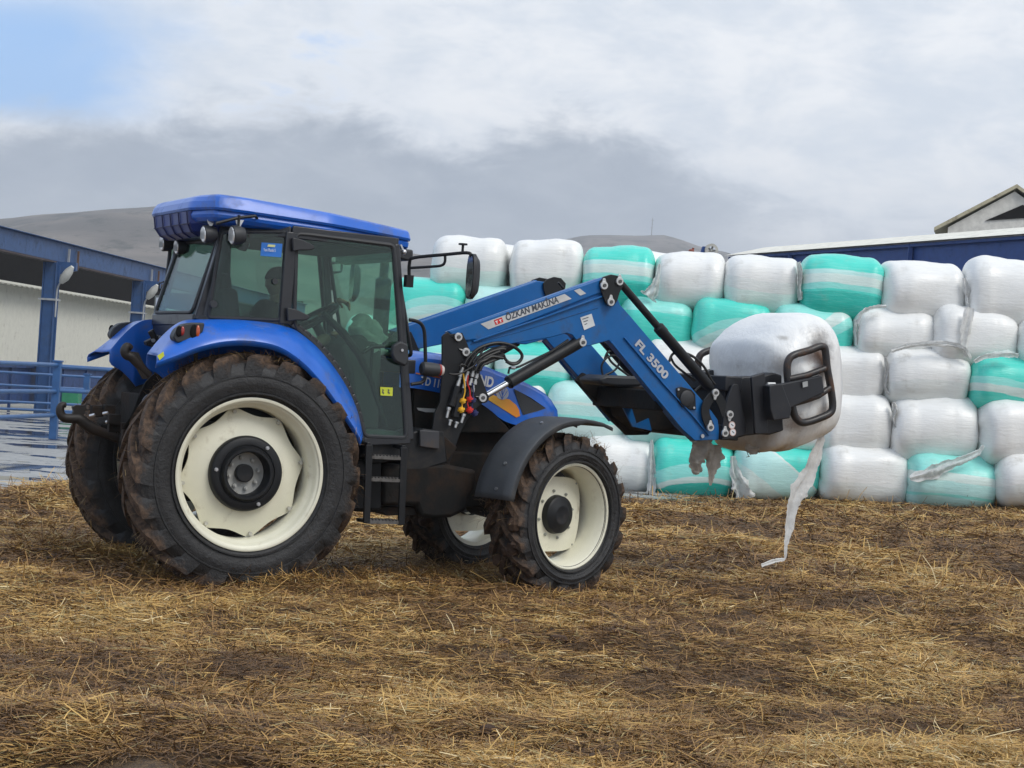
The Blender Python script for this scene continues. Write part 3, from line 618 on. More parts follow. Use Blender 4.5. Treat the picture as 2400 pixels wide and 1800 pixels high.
for px in (107, 314, 452):
    # column on the beam line under that picture column
    best = min(np.arange(-6, 40, .1), key=lambda t: abs(1200+FL*((r0+dv*t).x/(r0+dv*t).y) - 0 + 0 - (px - 2)))
    Pc = r0+dv*best
    mb = MB(); mb.box(Pc+Vector((0, 0, 1.905)), (.28, .30, 3.81)); mb.box(Pc+Vector((.16, 0, 1.905)), (.03, .38, 3.81)); mb.box(Pc+Vector((-.16, 0, 1.905)), (.03, .38, 3.81))
    mb.box(Pc+Vector((.20, 0, 1.9)), (.05, .05, 3.7)); cl = mb.build('column', SHB, shed, bevel=.006)
    mb = MB(); mb.prism([Pc+Vector((-.15, .002, 3.845)), Pc+Vector((.62, .002, 3.845)), Pc+Vector((.62, .002, 3.64)), Pc+Vector((.15, 0, 3.5)), Pc+Vector((-.15, 0, 3.5))], .2); mb.build('bracket', SHB, shed)
    mb = MB(); mb.box(Pc+Vector((0, 0, 2.85)), (.46, .46, .05)); mb.build('collar', GALV, shed)
    lm = empty('lamp', Pc+Vector((.22, -.1, 2.6)), 0, label={107: 'pale swan-neck lamp on the nearer blue shed column at the left', 314: 'pale swan-neck lamp on the second blue shed column beside the licence plate', 452: 'pale swan-neck lamp on the shed column hidden behind the cab'}[px], cat='lamp', group='lamps on the shed columns'); ORG[lm.name] = Vector(lm.location)
    b0 = Pc+Vector((.22, -.18, 0)); mb = MB(); mb.tube(smooth_path([b0+Vector((0, 0, 2.4)), b0+Vector((0, 0, 3.0)), b0+Vector((.03, -.02, 3.2)), b0+Vector((.13, -.05, 3.36))], 5), .022, 8); mb.build('arm', GALV, lm)
    mb = MB(); a = b0+Vector((.10, -.05, 3.30)); e_ = a+Vector((.30, -.12, .42)); mb.tube([a, a+(e_-a)*.3, a+(e_-a)*.7, e_], [.06, .12, .11, .05], 12); mb.build('lamp_head', simple('lamp_grey', (.5, .5, .47), .5), lm, angle=60)
for px, yy_ in ((130, 3.9), (152, 3.9), (330, 3.9), (346, 3.9)):
    t = min(np.arange(-6, 40, .1), key=lambda t: abs(1200+FL*((r0+dv*t).x/(r0+dv*t).y) - (px-2))); Pc = r0+dv*t-nv*.18
    mb = MB(); mb.box(Pc+Vector((0, 0, 3.98)), (.05, .05, .5)); mb.build('drain_strap', GALV if px in (130, 330) else simple('rust_strap', (.12, .07, .05), .8), shed)
p = dp(168, 932, 46); mb = MB()
mb.box(p, (.42, .4, .34)); ob = mb.build('crate', simple('green_crate', (.03, .22, .11), .6), bevel=.02); props(ob, 'green plastic crate in front of the blue feed barrier', 'crate')
p = dp(150, 985, 38)

# yard fence with corner post
def fence_post(mb, P, h=1.36): mb.box(P+Vector((0, 0, h/2)), (.13, .13, h)); mb.box(P+Vector((0, 0, h+.01)), (.16, .16, .03))
FB = simple('fence_blue_paint', (.03, .105, .27), .42, dirt=.2, dcol=(.08, .10, .14))
fc = Vector((-7.98, 32.2, 0)); f1 = Vector((-8.6, 24.5, 0)); f2 = Vector((-4.2, 34.2, 0)); fl_ = Vector((-8.9, 20.7, 0))
fn = empty('pipe_fence', fc, 0, label='blue pipe rail fence with corner post standing on the wet yard', cat='fence'); ORG[fn.name] = Vector(fc)
for P in (fc, f1, f2): mb = MB(); fence_post(mb, P); mb.build('post', FB, fn, bevel=.006)
for hz in (1.30, .84, .42): mb = MB(); mb.cyl(f1+Vector((0, 0, hz)), fc+Vector((0, 0, hz)), .038, 10); mb.build('rail', FB, fn)
for hz in (1.28, .86, .44): mb = MB(); mb.cyl(fc+Vector((0, 0, hz)), f2+Vector((0, 0, hz)), .038, 10); mb.build('rail', FB, fn)
fn = empty('pipe_fence', (-10.5, 40, 0), 0, label='second blue pipe rail fence behind the corner post, along the shed', cat='fence'); ORG[fn.name] = Vector((-10.5, 40, 0))
q0 = Vector((-11.9, 39.5, 0)); q1 = Vector((-9.6, 41.5, 0)); q2 = Vector((-6.5, 43.5, 0))
for P in (q0, q1, q2): mb = MB(); fence_post(mb, P, 1.05); mb.build('post', FB, fn)
for hz in (1.0, .72, .36, .2): mb = MB(); mb.tube([q0+Vector((0, 0, hz)), q1+Vector((0, 0, hz)), q2+Vector((0, 0, hz))], .03, 8); mb.build('rail', FB, fn)

# ------------------------------------------------------------------ barn on the right
BRB = simple('barn_blue_cladding', (.012, .055, .22), .45, dirt=.2, dcol=(.02, .05, .14)); BRW = simple('barn_roof_edge', (.74, .72, .63), .6, dirt=.15, dcol=(.5, .47, .4)); BRG = simple('barn_grey', (.60, .58, .53), .75)
B0 = Vector((5.35, 48.2, 0)); B1 = Vector((10.25, 36.7, 0)); bd = (B1-B0).normalized(); bn = Vector((-bd.y, bd.x, 0))
if bn.x < 0: bn = -bn
B2 = B1+bd*14
barn = empty('barn', B0+bn*3, 0, label='long low blue barn with cream roof edge behind the bale wall at the right', cat='barn'); ORG[barn.name] = Vector(B0+bn*3)
mb = MB(); mb.beam(B0+bn*.3+Vector((0, 0, 2.6)), B2+bn*.3+Vector((0, 0, 2.6)), .16, 5.2); mb.build('side_wall', BRB, barn)
mb = MB(); mb.beam(B0+bn*.16+Vector((0, 0, 5.16)), B2+bn*.16+Vector((0, 0, 5.16)), .10, .07); mb.beam(B0+bn*.16+Vector((0, 0, 4.33)), B2+bn*.16+Vector((0, 0, 4.33)), .10, .07)
for t in (3.0, 8.05, 13.1, 18): mb.box(B0+bd*t+bn*.16+Vector((0, 0, 4.7)), (.10, .10, 1.0))
mb.build('wall_rail', BRB, barn, bevel=.008)
mb = MB(); mb.prism([B0+Vector((0, 0, 5.22)), B0+bn*9+Vector((0, 0, 5.9)), B0+bn*9+Vector((0, 0, 6.0)), B0+bn*1.2+Vector((0, 0, 5.54))], 0, B2-B0); mb.build('roof', BRW, barn)
mb = MB(); mb.beam(B0+bn*.3+Vector((0, 0, 2.6)), B0+bn*9+Vector((0, 0, 2.6)), .16, 5.2); mb.build('gable_wall', BRB, barn)
pf = dp(1667, 587, 47.4); fan = empty('fan', pf, 0, label='round pale fan mounted at the far corner of the blue barn', cat='fan'); ORG[fan.name] = Vector(pf)
mb = MB(); mb.lathe([(-.1, .10), (-.1, .17), (.1, .18), (.1, .15), (-.05, .13)], 24, 'y', pf); mb.build('housing', simple('fan_cream', (.5, .48, .42), .6), fan)
mb = MB(); mb.ball(pf, .05); 
for k in range(5): a = k*2*PI/5; mb.box(pf+Vector((math.cos(a)*.07, 0, math.sin(a)*.07)), (.09, .01, .05), Matrix.Rotation(-a, 3, 'Y'))
mb.build('fan_blades', BRG, fan)
pb = dp(1646, 590, 47.4); mb = MB(); mb.prism([pb+Vector((-.14, 0, -.3)), pb+Vector((.10, 0, -.3)), pb+Vector((.10, 0, .14)), pb+Vector((.0, 0, .14)), pb+Vector((-.04, 0, -.02))], .2); mb.beam(pb+Vector((0, .1, -2.8)), pb+Vector((0, .1, -.2)), .12, .12, (0, 1, 0)); o = mb.build('steel_bracket', BRB); props(o, 'small blue steel bracket left of the round fan', 'bracket')
pb = dp(1622, 590, 47.4); mb = MB(); mb.tube([pb+Vector((0, 0, -3.)), pb+Vector((0, 0, .0)), pb+Vector((.03, 0, .1))], .03, 8); mb.ball(pb+Vector((-.02, 0, .02)), .06, sc=(1.3, 1, .8)); o = mb.build('red_tap', simple('rust_red', (.25, .06, .03), .6)); props(o, 'small red fitting on a stand left of the barn fan', 'fitting')
# gabled building further back
hall = empty('gabled_hall', (17, 60, 0), 0, label='grey gabled hall rising behind the blue barn at the right edge', cat='hall'); ORG[hall.name] = Vector((17, 60, 0))
gl_ = dp(2208, 528, 60); gt = dp(2379, 440, 60); gw = 2*(gt.x-gl_.x)
mb = MB(); mb.prism([Vector((gl_.x+.2, 60, 0)), Vector((gl_.x+.2, 60, gl_.z-.05)), Vector((gt.x, 60, gt.z-.12)), Vector((gl_.x+gw-.2, 60, gl_.z-.05)), Vector((gl_.x+gw-.2, 60, 0))], 0, Vector((5.6, 20, 0))); mb.build('gable_wall', BRG, hall)
mb = MB(); mb.prism([Vector((gl_.x-.3, 59.8, gl_.z-.22)), Vector((gt.x, 59.8, gt.z-.02)), Vector((gl_.x+gw+.3, 59.8, gl_.z-.22)), Vector((gl_.x+gw+.3, 59.8, gl_.z-.10)), Vector((gt.x, 59.8, gt.z+.10)), Vector((gl_.x-.3, 59.8, gl_.z-.10))], 0, Vector((5.7, 20.4, 0))); mb.build('roof', ROOFY, hall)
mb = MB(); a = dp(2310, 517, 59.95); b_ = dp(2397, 480, 59.95); c_ = dp(2397, 511, 59.95); mb.prism([a, b_, Vector((b_.x+1.2, 59.95, b_.z-.6)), Vector((c_.x+1.2, 59.95, c_.z)), c_], .06); mb.build('opening_shade', DARK, hall)  # flat plate on the solid gable, interior shade painted near-black
#PART3

# ------------------------------------------------------------------ tractor
def T(v): return Vector(v)
tr = empty('tractor', (TX, TY, 0), TH, label='blue farm tractor with black cab and cream wheels standing on the straw', cat='tractor'); ORG[tr.name] = Vector((0, 0, 0))

def make_tyre(R, w, rim, nl, lugh, mat, parent, c, hand=1, seed=0):
    """lathe carcass with chevron lugs; axis = local y, origin c"""
    hw = w/2; Rb = R-lugh
    prof = [(-hw*.80, rim-.005), (-hw*.98, rim+.05), (-hw*1.06, rim+(Rb-rim)*.45), (-hw*1.0, Rb-.07), (-hw*.86, Rb-.018), (-hw*.5, Rb-.003), (0, Rb), (hw*.5, Rb-.003), (hw*.86, Rb-.018), (hw*1.0, Rb-.07), (hw*1.06, rim+(Rb-rim)*.45), (hw*.98, rim+.05), (hw*.80, rim-.005)]
    P = []
    for i in range(len(prof)-1):
        for q in range(3): t = q/3; P.append((prof[i][0]*(1-t)+prof[i+1][0]*t, prof[i][1]*(1-t)+prof[i+1][1]*t))
    P.append(prof[-1]); mb = MB(); mb.lathe(P, 96, 'y', c)
    for r_ in (rim+(Rb-rim)*.18, rim+(Rb-rim)*.62):          # moulded rings on the sidewall
        for sg in (-1, 1): mb.lathe([(sg*hw*1.0, r_-.008), (sg*(hw*1.055), r_-.004), (sg*hw*1.055, r_+.004), (sg*hw*1.0, r_+.008)], 96, 'y', c)
    st = [(.0, R, Rb-.01), (.30, R, Rb-.01), (.60, R-.004, Rb-.012), (.86, R-.014, Rb-.03), (1.0, R-.030, Rb-.05), (1.055, R-.075, Rb-.10), (1.055, R-.12, Rb-.125)]
    r = np.random.default_rng(seed)
    for k in range(nl):
        for sg in (-1, 1):
            a0 = 2*PI*(k+(.5 if sg > 0 else 0))/nl; rows = []; tw = .038*R/.82
            for i, (s_, ro, ri) in enumerate(st):
                y = sg*s_*hw - (sg*.03*hw if i == 0 else 0); ad = a0 + hand*(.36*s_**.9)*(.82/R)*(w/.45); wt = (tw*(1+.25*s_))/ro; wb_ = wt*1.5; j = r.normal(0, .002)
                y2 = y*(1.0 if i < 5 else 1.0)
                rows.append([c+Vector((rr*math.cos(ad+da), y2 if rr == ro else y2*.97, rr*math.sin(ad+da))) for rr, da in ((ri, -wb_), (ro+j, -wt), (ro+j, wt), (ri, wb_))])
            mb.grid(rows); mb.add(rows[0], [(0, 1, 2, 3)]); mb.add(rows[-1], [(3, 2, 1, 0)])
    return mb.build('tyre', mat, parent, origin=c, angle=30)
def straw_clumps(R, w, parent, c, n, seed, spread=1.0):
    r = np.random.default_rng(seed); ang = r.uniform(0, 2*PI, n); cl = (np.sin(ang*3+seed)+np.sin(ang*7.3+seed*2)+r.normal(0, .5, n)) > .1; ang = ang[cl]; n = len(ang)
    y = r.uniform(-w/2*1.02, w/2*1.02, n); rr = R - r.uniform(.0, .05, n); P = np.stack([rr*np.cos(ang), y, rr*np.sin(ang)], -1)
    L = r.uniform(.02, .085, n); az = np.where(np.cos(ang) > 0, 0, PI)+r.normal(0, .9, n); pit = np.where(np.sin(ang) > 0, 1, -1)*np.abs(r.normal(.5, .5, n))
    pal = np.array([(.30, .19, .08), (.18, .11, .055), (.10, .055, .03), (.40, .28, .12)]); col = pal[r.choice(4, n, p=[.3, .35, .2, .15])]*r.uniform(.7, 1.1, (n, 1))
    global RNG
    o = blades('stuck_straw', P, L, r.uniform(.002, .004, n), az, pit, col, parent); props(o, kind='stuff'); return o
def bolt_ring(c, R, n, r, h, off, a0, sg, name, mat, parent):
    for k in range(n):
        mb = MB()
        a = a0+2*PI*k/n; p = c+Vector((R*math.cos(a), sg*off, R*math.sin(a))); mb.cyl(p, p+Vector((0, sg*h, 0)), r, 6); mb.cyl(p+Vector((0, sg*h, 0)), p+Vector((0, sg*h*1.6, 0)), r*.55, 8); mb.build(name, mat, parent)
def scallop_disc(c, sg, Ri, Ro, off_i, off_o, nl, dip, a0, th=.012, pw=1.6):
    """wheel disc: ring from Ri to a scalloped outer edge touching the rim at nl lugs"""
    N = nl*16; rows = []
    for t in (0, .3, .6, .85, 1.0):
        row = []
        for k in range(N):
            a = a0+2*PI*k/N; ph = (k % 16)/16; ro = Ro-dip*math.sin(PI*ph)**pw; r_ = Ri+(ro-Ri)*t
            off = off_i+(off_o-off_i)*((r_-Ri)/(Ro-Ri))**1.6; row.append(c+Vector((r_*math.cos(a), sg*off, r_*math.sin(a))))
        rows.append(row)
    back = [[p-Vector((0, sg*th, 0)) for p in r_] for r_ in rows[::-1]]
    return MB().grid(rows+back, True)
def rear_wheel(sg):
    """sg=-1: near (right) side; outward direction is sg*y"""
    c = Vector((0, sg*.735, .82))
    mb = MB(); F_ = .21
    mb.lathe([(sg*o, r) for o, r in [(F_-.006, .498), (F_, .511), (F_-.004, .520), (F_-.016, .518), (F_-.018, .505), (F_-.02, .49), (F_-.035, .478), (F_-.06, .474), (F_-.075, .466), (F_-.085, .455), (F_-.12, .448), (-.05, .446), (-.10, .455), (-.15, .474), (-.19, .478), (-.20, .50), (-.205, .515), (-.195, .52), (-.18, .50), (-.16, .486), (-.10, .47), (-.04, .458), (.10, .459), (.15, .482), (F_-.03, .49), (F_-.03, .52)]], 128, 'y', c)
    rim = mb.build('wheel', CREAM, tr, origin=c, angle=50)
    scallop_disc(c, sg, .24, .453, .075, .005, 8, .056, .20, pw=1.1).build('wheel_disc', CREAM, rim, angle=40)
    lugm = simple('lug_grey', (.42, .41, .36), .5)
    for k in range(8):
        mb = MB(); a = .20+2*PI*k/8; d = Vector((math.cos(a), 0, math.sin(a))); p = c+d*.428+Vector((0, sg*.022, 0)); mb.beam(p-Vector((0, sg*.03, 0)), p+d*.03+Vector((0, sg*.0, 0)), .06, .012, d); mb.cyl(p-d*.005, p-d*.005+Vector((0, sg*.022, 0)), .014, 6); mb.build('rim_lug', lugm, rim)
    mb = MB(); mb.lathe([(sg*o, r) for o, r in [(.06, .255), (.10, .258), (.125, .252), (.135, .24), (.135, .198), (.128, .193), (.128, .188), (.150, .182), (.165, .172), (.165, .156), (.155, .148), (.03, .146)]], 96, 'y', c); mb.build('wheel_weight', BLACK, rim, angle=40)
    bolt_ring(c, .222, 3, .014, .012, .135, .95 if sg < 0 else .3, sg, 'weight_bolt', STEEL, rim)
    mb = MB(); mb.lathe([(sg*.045, .0), (sg*.045, .150)], 48, 'y', c); fg = simple('flange_grey', (.36, .36, .34), .5, dirt=.2); mb.build('axle_flange', fg, rim); bolt_ring(c, .105, 8, .015, .020, .045, .2, sg, 'wheel_nut', fg, rim)
    mb = MB(); mb.lathe([(sg*.03, .062), (sg*.085, .062), (sg*.09, .055), (sg*.088, .0)], 40, 'y', c); mb.build('hub_cap', BLACK, rim)
    make_tyre(.82, .44, .50, 20, .050, TYRE_R, rim, c, hand=1, seed=5+sg)
    straw_clumps(.82, .44, rim, c, 2600, 3+sg)
    return rim
rear_wheel(-1); rear_wheel(1)
STEER = .3166; WB = 2.449
def front_wheel(sg):
    kp = Vector((WB, sg*.734, .60)); cs, sn = math.cos(STEER), math.sin(STEER)
    # built square, then turned about the kingpin
    c = Vector((0, sg*.03, 0)); F_ = .17
    w = bpy.data.objects.new('x', None); bpy.data.objects.remove(w)
    ORG_ = Vector((0, 0, 0)); mb = MB()
    mb.lathe([(sg*o, r) for o, r in [(F_-.006, .373), (F_, .385), (F_-.004, .393), (F_-.014, .39), (F_-.016, .378), (F_-.03, .362), (F_-.06, .356), (F_-.075, .346), (F_-.12, .340), (-.06, .338), (-.11, .35), (-.15, .356), (-.16, .385), (-.155, .39), (-.14, .368), (-.10, .358), (0, .35), (.12, .366), (.14, .39)]], 112, 'y', c)
    rim = mb.build('wheel', CREAM, None, origin=(0, 0, 0), angle=50); ORG[rim.name] = Vector((0, 0, 0))
    scallop_disc(c, sg, .13, .348, -.01, -.040, 4, .070, .78, pw=1.0).build('wheel_disc', CREAM, rim, angle=40)
    ng = simple('nut_grey', (.30, .31, .28), .5); bolt_ring(c, .178, 8, .012, .014, -.018, .2, sg, 'wheel_nut', ng, rim); bolt_ring(c, .325, 4, .013, .016, -.055, .78, sg, 'rim_bolt', ng, rim)
    mb = MB(); mb.lathe([(sg*o, r) for o, r in [(-.08, .146), (-.01, .146), (.035, .138), (.047, .122), (.05, .09), (.060, .078), (.062, .06), (.058, .05), (.062, .0)]], 64, 'y', c); mb.build('hub', BLACK, rim, angle=35)
    make_tyre(.61, .37, .375, 18, .045, TYRE_F, rim, c, hand=1, seed=15+sg)
    straw_clumps(.61, .37, rim, c, 3600, 13+sg)
    mb = MB(); r_ = np.random.default_rng(40+sg)                  # mud clods in the tread
    for k in range(46):
        a = r_.uniform(0, 2*PI); y = r_.uniform(-.15, .15); mb.ball(c+Vector((.57*math.cos(a), y, .57*math.sin(a))), r_.uniform(.02, .05), 8, tuple(r_.uniform(.7, 1.4, 3)))
    props(mb.build('mud', MUD, rim), kind='stuff')
    rim.parent = tr; rim.location = kp; rim.rotation_euler = (0, 0, STEER); ORG[rim.name] = kp; return rim
MUD = simple('dung_mud', (.055, .030, .017), .9, bump=1, bscale=30, var=.4)
front_wheel(-1); front_wheel(1)

# rear mudguards of the cab (blue)
def fender(sg):
    O = [(650, 1050), (760, 1010), (900, 957), (1050, 926), (1200, 925), (1350, 957), (1480, 1040), (1600, 1165), (1700, 1300), (1780, 1420), (1822, 1500)]
    I = [(655, 1012), (745, 905), (840, 830), (940, 812), (1180, 812), (1400, 848), (1530, 925), (1640, 1040), (1740, 1190), (1800, 1330), (1832, 1480)]
    Op = smooth_path([sp('A', x, y, -.92) for x, y in O], 4); Ip = smooth_path([sp('A', x, y, -.74) for x, y in I], 4); rows = []; n = len(Op)
    for i, (o, i_) in enumerate(zip(Op, Ip)):
        o = Vector(o); i_ = Vector(i_); lip = o+Vector((0, .012, -.035)); mid = o*.45+i_*.55+Vector((0, 0, .022)); t = i/(n-1)
        inn = Vector((i_.x, -.50, i_.z+.01)); lo = Vector((i_.x, -.485, i_.z-min(.46, .06+t*2.0)))
        rows.append([lip, o, o*.8+mid*.2+Vector((0, -.004, .012)), mid, i_, inn, lo])
    if sg > 0: rows = [[Vector((p.x, -p.y, p.z)) for p in r] for r in rows]
    o = MB().grid(rows).build('mudguard', BLUE, tr, angle=40)
    so = o.modifiers.new('thick', 'SOLIDIFY'); so.thickness = .008; so.offset = 0
    # lamp cluster
    pts = [(755, 905), (775, 860), (820, 828), (880, 820), (940, 822), (925, 880), (880, 905), (830, 925), (780, 940)]
    P = [sp('A', x, y, -.86) for x, y in pts]; P = [Vector((p.x-.012, -.80 - .07*(1-(p.z-1.68)/.14) if 0 else p.y, p.z)) for p in P]
    if sg > 0: P = [Vector((p.x, -p.y, p.z)) for p in P]
    cl = MB().prism(round_poly(P, .02), -sg*.10).build('lamp_cluster', PLAST, tr, bevel=.008)
    for (x0, y0, rx, rz, mt, nm) in ((887, 870, .016, .042, ORANGE, 'indicator'), (800, 868, .014, .032, REDL, 'rear_light')):
        q = sp('A', x0, y0, -.865); q.y *= -sg; mb = MB(); mb.ball(q, 1, 12, (rx, .012, rz)); mb.build(nm, mt, cl)
        mb = MB(); mb.ball(q+Vector((-rx*1.6, 0, -.004)), 1, 12, (rx*1.7, .008, rz*1.15)); mb.build('recess_shade', DARK, cl)  # solid blob whose near-black colour paints the shade of a recess
    if sg < 0:
        a = sp('A', 660, 1020, -.925); mb = MB(); mb.prism([sp('A', x, y, -.924) for x, y in ((655, 1010), (690, 985), (695, 1010), (668, 1035))], -.004); mb.build('sticker', YELST, o)
    return o
fender(-1); fender(1)

# bonnet: loft of cross sections
top_pts = [sp('C', x, y, -.18) for x, y in ((430, 962), (640, 985), (820, 1030), (1000, 1082), (1180, 1152), (1340, 1215), (1480, 1285), (1560, 1360), (1600, 1425), (1618, 1465))]
def itp(pts, x): return float(np.interp(x, [p.x for p in pts], [p.z for p in pts]))
bot_pts = [sp('C', x, y, -.34) for x, y in ((430, 1270), (600, 1300), (800, 1345), (960, 1385), (1060, 1450), (1150, 1530), (1250, 1570), (1400, 1600), (1560, 1600), (1600, 1600))]
def hw_at(x): return float(np.interp(x, [1.3, 2.0, 2.4, 2.62, 2.74, 2.80], [.35, .335, .31, .27, .22, .12]))
x_end = top_pts[-1].x; xs_ = list(np.linspace(1.30, x_end-.03, 26))+[x_end-.012, x_end]; rows = []
for x in xs_:
    zt = itp(top_pts, x); zb = itp(bot_pts, x); w = hw_at(x) if x < x_end-.02 else hw_at(x)*.85; row = []
    zb = min(zb, zt-.05)
    for yy_, dz in ((-1, None), (-1.0, -.16), (-.985, -.10), (-.93, -.05), (-.80, -.018), (-.55, -.002), (0, .008), (.55, -.002), (.80, -.018), (.93, -.05), (.985, -.10), (1.0, -.16), (1, None)):
        z = zb if dz is None else max(zb, zt+dz*min(1, (zt-zb)/.25)); row.append(Vector((x, yy_*w, z)))
    rows.append(row)
mb = MB().grid(rows); mb.add(rows[-1], [tuple(range(13))]); hood = mb.build('bonnet', BLUE, tr, angle=30)
def decal(pts, k='C', mat=SILV, name='sticker', parent=None, grow=.003, lat=-.33, th=.003, rnd=0):
    P = [sp(k, x, y, lat) for x, y in pts]
    if parent is hood: P = [Vector((p.x, -(hw_at(p.x)+grow), p.z)) for p in P]
    if rnd: P = round_poly(P, rnd)
    return MB().prism(P, -th).build(name, mat, parent, smooth=False)
decal([(1040, 1312), (1130, 1345), (1215, 1362), (1272, 1408), (1298, 1450), (1308, 1500), (1275, 1513), (1120, 1418), (1012, 1352)], mat=STRIPE, name='orange_stripe', parent=hood)
decal([(1253, 1275), (1300, 1298), (1400, 1350), (1540, 1438), (1460, 1462), (1335, 1492), (1290, 1385)], mat=PLAST, name='side_vent', parent=hood)
decal([(430, 1140), (640, 1178), (640, 1190), (430, 1150)], mat=simple('orange_line', (.55, .16, .03), .5), name='orange_line', parent=hood)
q = sp('C', 1155, 1310, -.33); em = MB(); em.prism([Vector((q.x+.052*math.cos(a)*(1-.12*math.sin(a)), -(hw_at(q.x)+.006), q.z+.05*math.sin(a))) for a in np.linspace(0, 2*PI, 24, endpoint=False)], -.004); em = em.build('emblem', simple('emblem_silver', (.36, .37, .42), .35, metal=.3), hood)
mb = MB()
for a, b_ in (((-.0, -.05), (0, .03)), ((0, -.045), (.04, .02)), ((0, -.045), (-.04, .02)), ((0, -.02), (.02, .035)), ((0, -.02), (-.02, .035))):
    mb.beam((q.x+a[0], -(hw_at(q.x)+.0115), q.z+a[1]), (q.x+b_[0], -(hw_at(q.x)+.0115), q.z+b_[1]), .003, .005, (0, 1, 0))
mb.build('emblem_lines', BLUE, em)
a = sp('C', 470, 1237, -.343); b_ = sp('C', 640, 1268, -.343); dn = (b_-a)
lettering('lettering', 'TD 110', .085, WHITE, hood, a+Vector((0, -.012, 0)), dn, (0, -1, 0), bold=.0015, fit=(sp('C', 662, 1268, -.343)-a).length)
e_ = sp('C', 1068, 1262, -.34); s_ = sp('C', 705, 1188, -.34); lettering('lettering', 'HOLLAND', .105, WHITE, hood, Vector((s_.x, -(hw_at(1.9)+.012), s_.z-.0)), e_-s_, (0, -1, 0), bold=.004, fit=(e_-s_).length)
# dark engine side, chassis, belly
mb = MB(); mb.prism([sp('C', x, y, -.325) for x, y in ((425, 1262), (640, 1300), (980, 1375), (1090, 1480), (1180, 1570), (1240, 1640), (1000, 1640), (425, 1640))], .65); mb.build('engine_side', GRIME, tr, bevel=.01)
decal([(447, 1432), (600, 1440), (610, 1470), (520, 1468), (460, 1452)], mat=SILV, name='sticker', parent=tr, lat=-.332)
mb = MB(); mb.box((1.5, 0, .80), (2.7, .46, .42)); mb.box((.4, 0, .85), (1.3, .55, .55)); mb.box((2.35, 0, .95), (1.0, .42, .45)); mb.box((2.66, 0, .98), (.26, .5, .3)); mb.box((2.50, 0, 1.20), (.42, .44, .34)); mb.build('chassis', GRIME, tr, bevel=.02)
mb = MB(); mb.cyl((0, -.62, .82), (0, .62, .82), .14, 20); mb.cyl((0, -.4, .82), (0, .4, .82), .2, 20); mb.build('rear_axle', GRIME, tr)
mb = MB(); mb.tube([(WB, -.60, .56), (WB, -.3, .54), (WB, 0, .56), (WB, .3, .54), (WB, .60, .56)], [.09, .075, .13, .075, .09], 14); mb.build('front_axle', GRIME, tr)
mb = MB(); f_ = [(205, 560), (480, 575), (590, 800), (640, 860), (960, 840), (1010, 590), (790, 575), (730, 545), (470, 540)]
mb.prism([sp('D', x, y, -.62) for x, y in ((300, 600), (760, 590), (1010, 640), (985, 800), (960, 830), (930, 940), (820, 990), (690, 1000), (590, 985), (560, 900), (300, 905))], .35); mb.build('fuel_tank', GRIME, tr, bevel=.03)
mb = MB(); mb.prism([sp('D', x, y, -.70) for x, y in ((170, 420), (455, 440), (470, 560), (215, 600), (170, 520))], .5); mb.prism([sp('D', x, y, -.62) for x, y in ((440, 380), (620, 330), (760, 350), (790, 580), (600, 640), (440, 640))], .3); mb.prism([sp('D', x, y, -.6) for x, y in ((110, 560), (300, 560), (300, 930), (60, 930))], .5); mb.build('battery_box', BLACK, tr, bevel=.012)
mb = MB(); mb.prism([sp('D', x, y, -.66) for x, y in ((582, 340), (728, 350), (728, 485), (582, 465))], .06); mb.build('filter_housing', simple('filter_grey', (.035, .036, .042), .6, dirt=.3), tr, bevel=.008)
mb = MB(); mb.prism([sp('D', x, y, -.55) for x, y in ((100, 905), (560, 915), (580, 975), (330, 975), (310, 955), (100, 945))], .2); mb.build('side_bar', GRIME, tr, bevel=.006)
# steps
st_ = None; mb = MB(); lat = -.86
lt, lb = sp('D', 205, 450, lat), sp('D', 208, 1030, lat); rt, rb = sp('D', 462, 470, lat), sp('D', 478, 1045, lat)
lb.x = lt.x+.02; rb.x = rt.x+.02
for a, b_ in ((lt, lb), (rt, rb)): mb.beam(a, b_, .05, .022, (0, 1, 0)); mb.beam(a+Vector((0, .18, 0)), a+Vector((0, -.0, 0)), .03, .03)
step = mb.build('ladder', BLACK, tr, bevel=.004)
for y in (1020, 707, 542):
    a = sp('D', 215, y, lat); b_ = sp('D', 470, y+10, lat); z = (a.z+b_.z)/2; mb = MB(); mb.box(((lb.x+rb.x)/2, lat+.09, z), (rb.x-lb.x, .2, .022))
    for k in range(9): mb.box((lb.x+.03+k*(rb.x-lb.x-.06)/8, lat+.02, z+.014), (.012, .05, .012))
    mb.build('tread', simple('worn_step', (.10, .095, .09), .6, dirt=.5, dcol=(.03, .025, .02), dscale=12), step)
mb = MB(); q = sp('D', 505, 350, -.70); mb.ball(q, 1, 12, (.014, .012, .05)); mb.build('side_marker_lamp', simple('amber_marker', (.75, .38, .20), .3), tr)

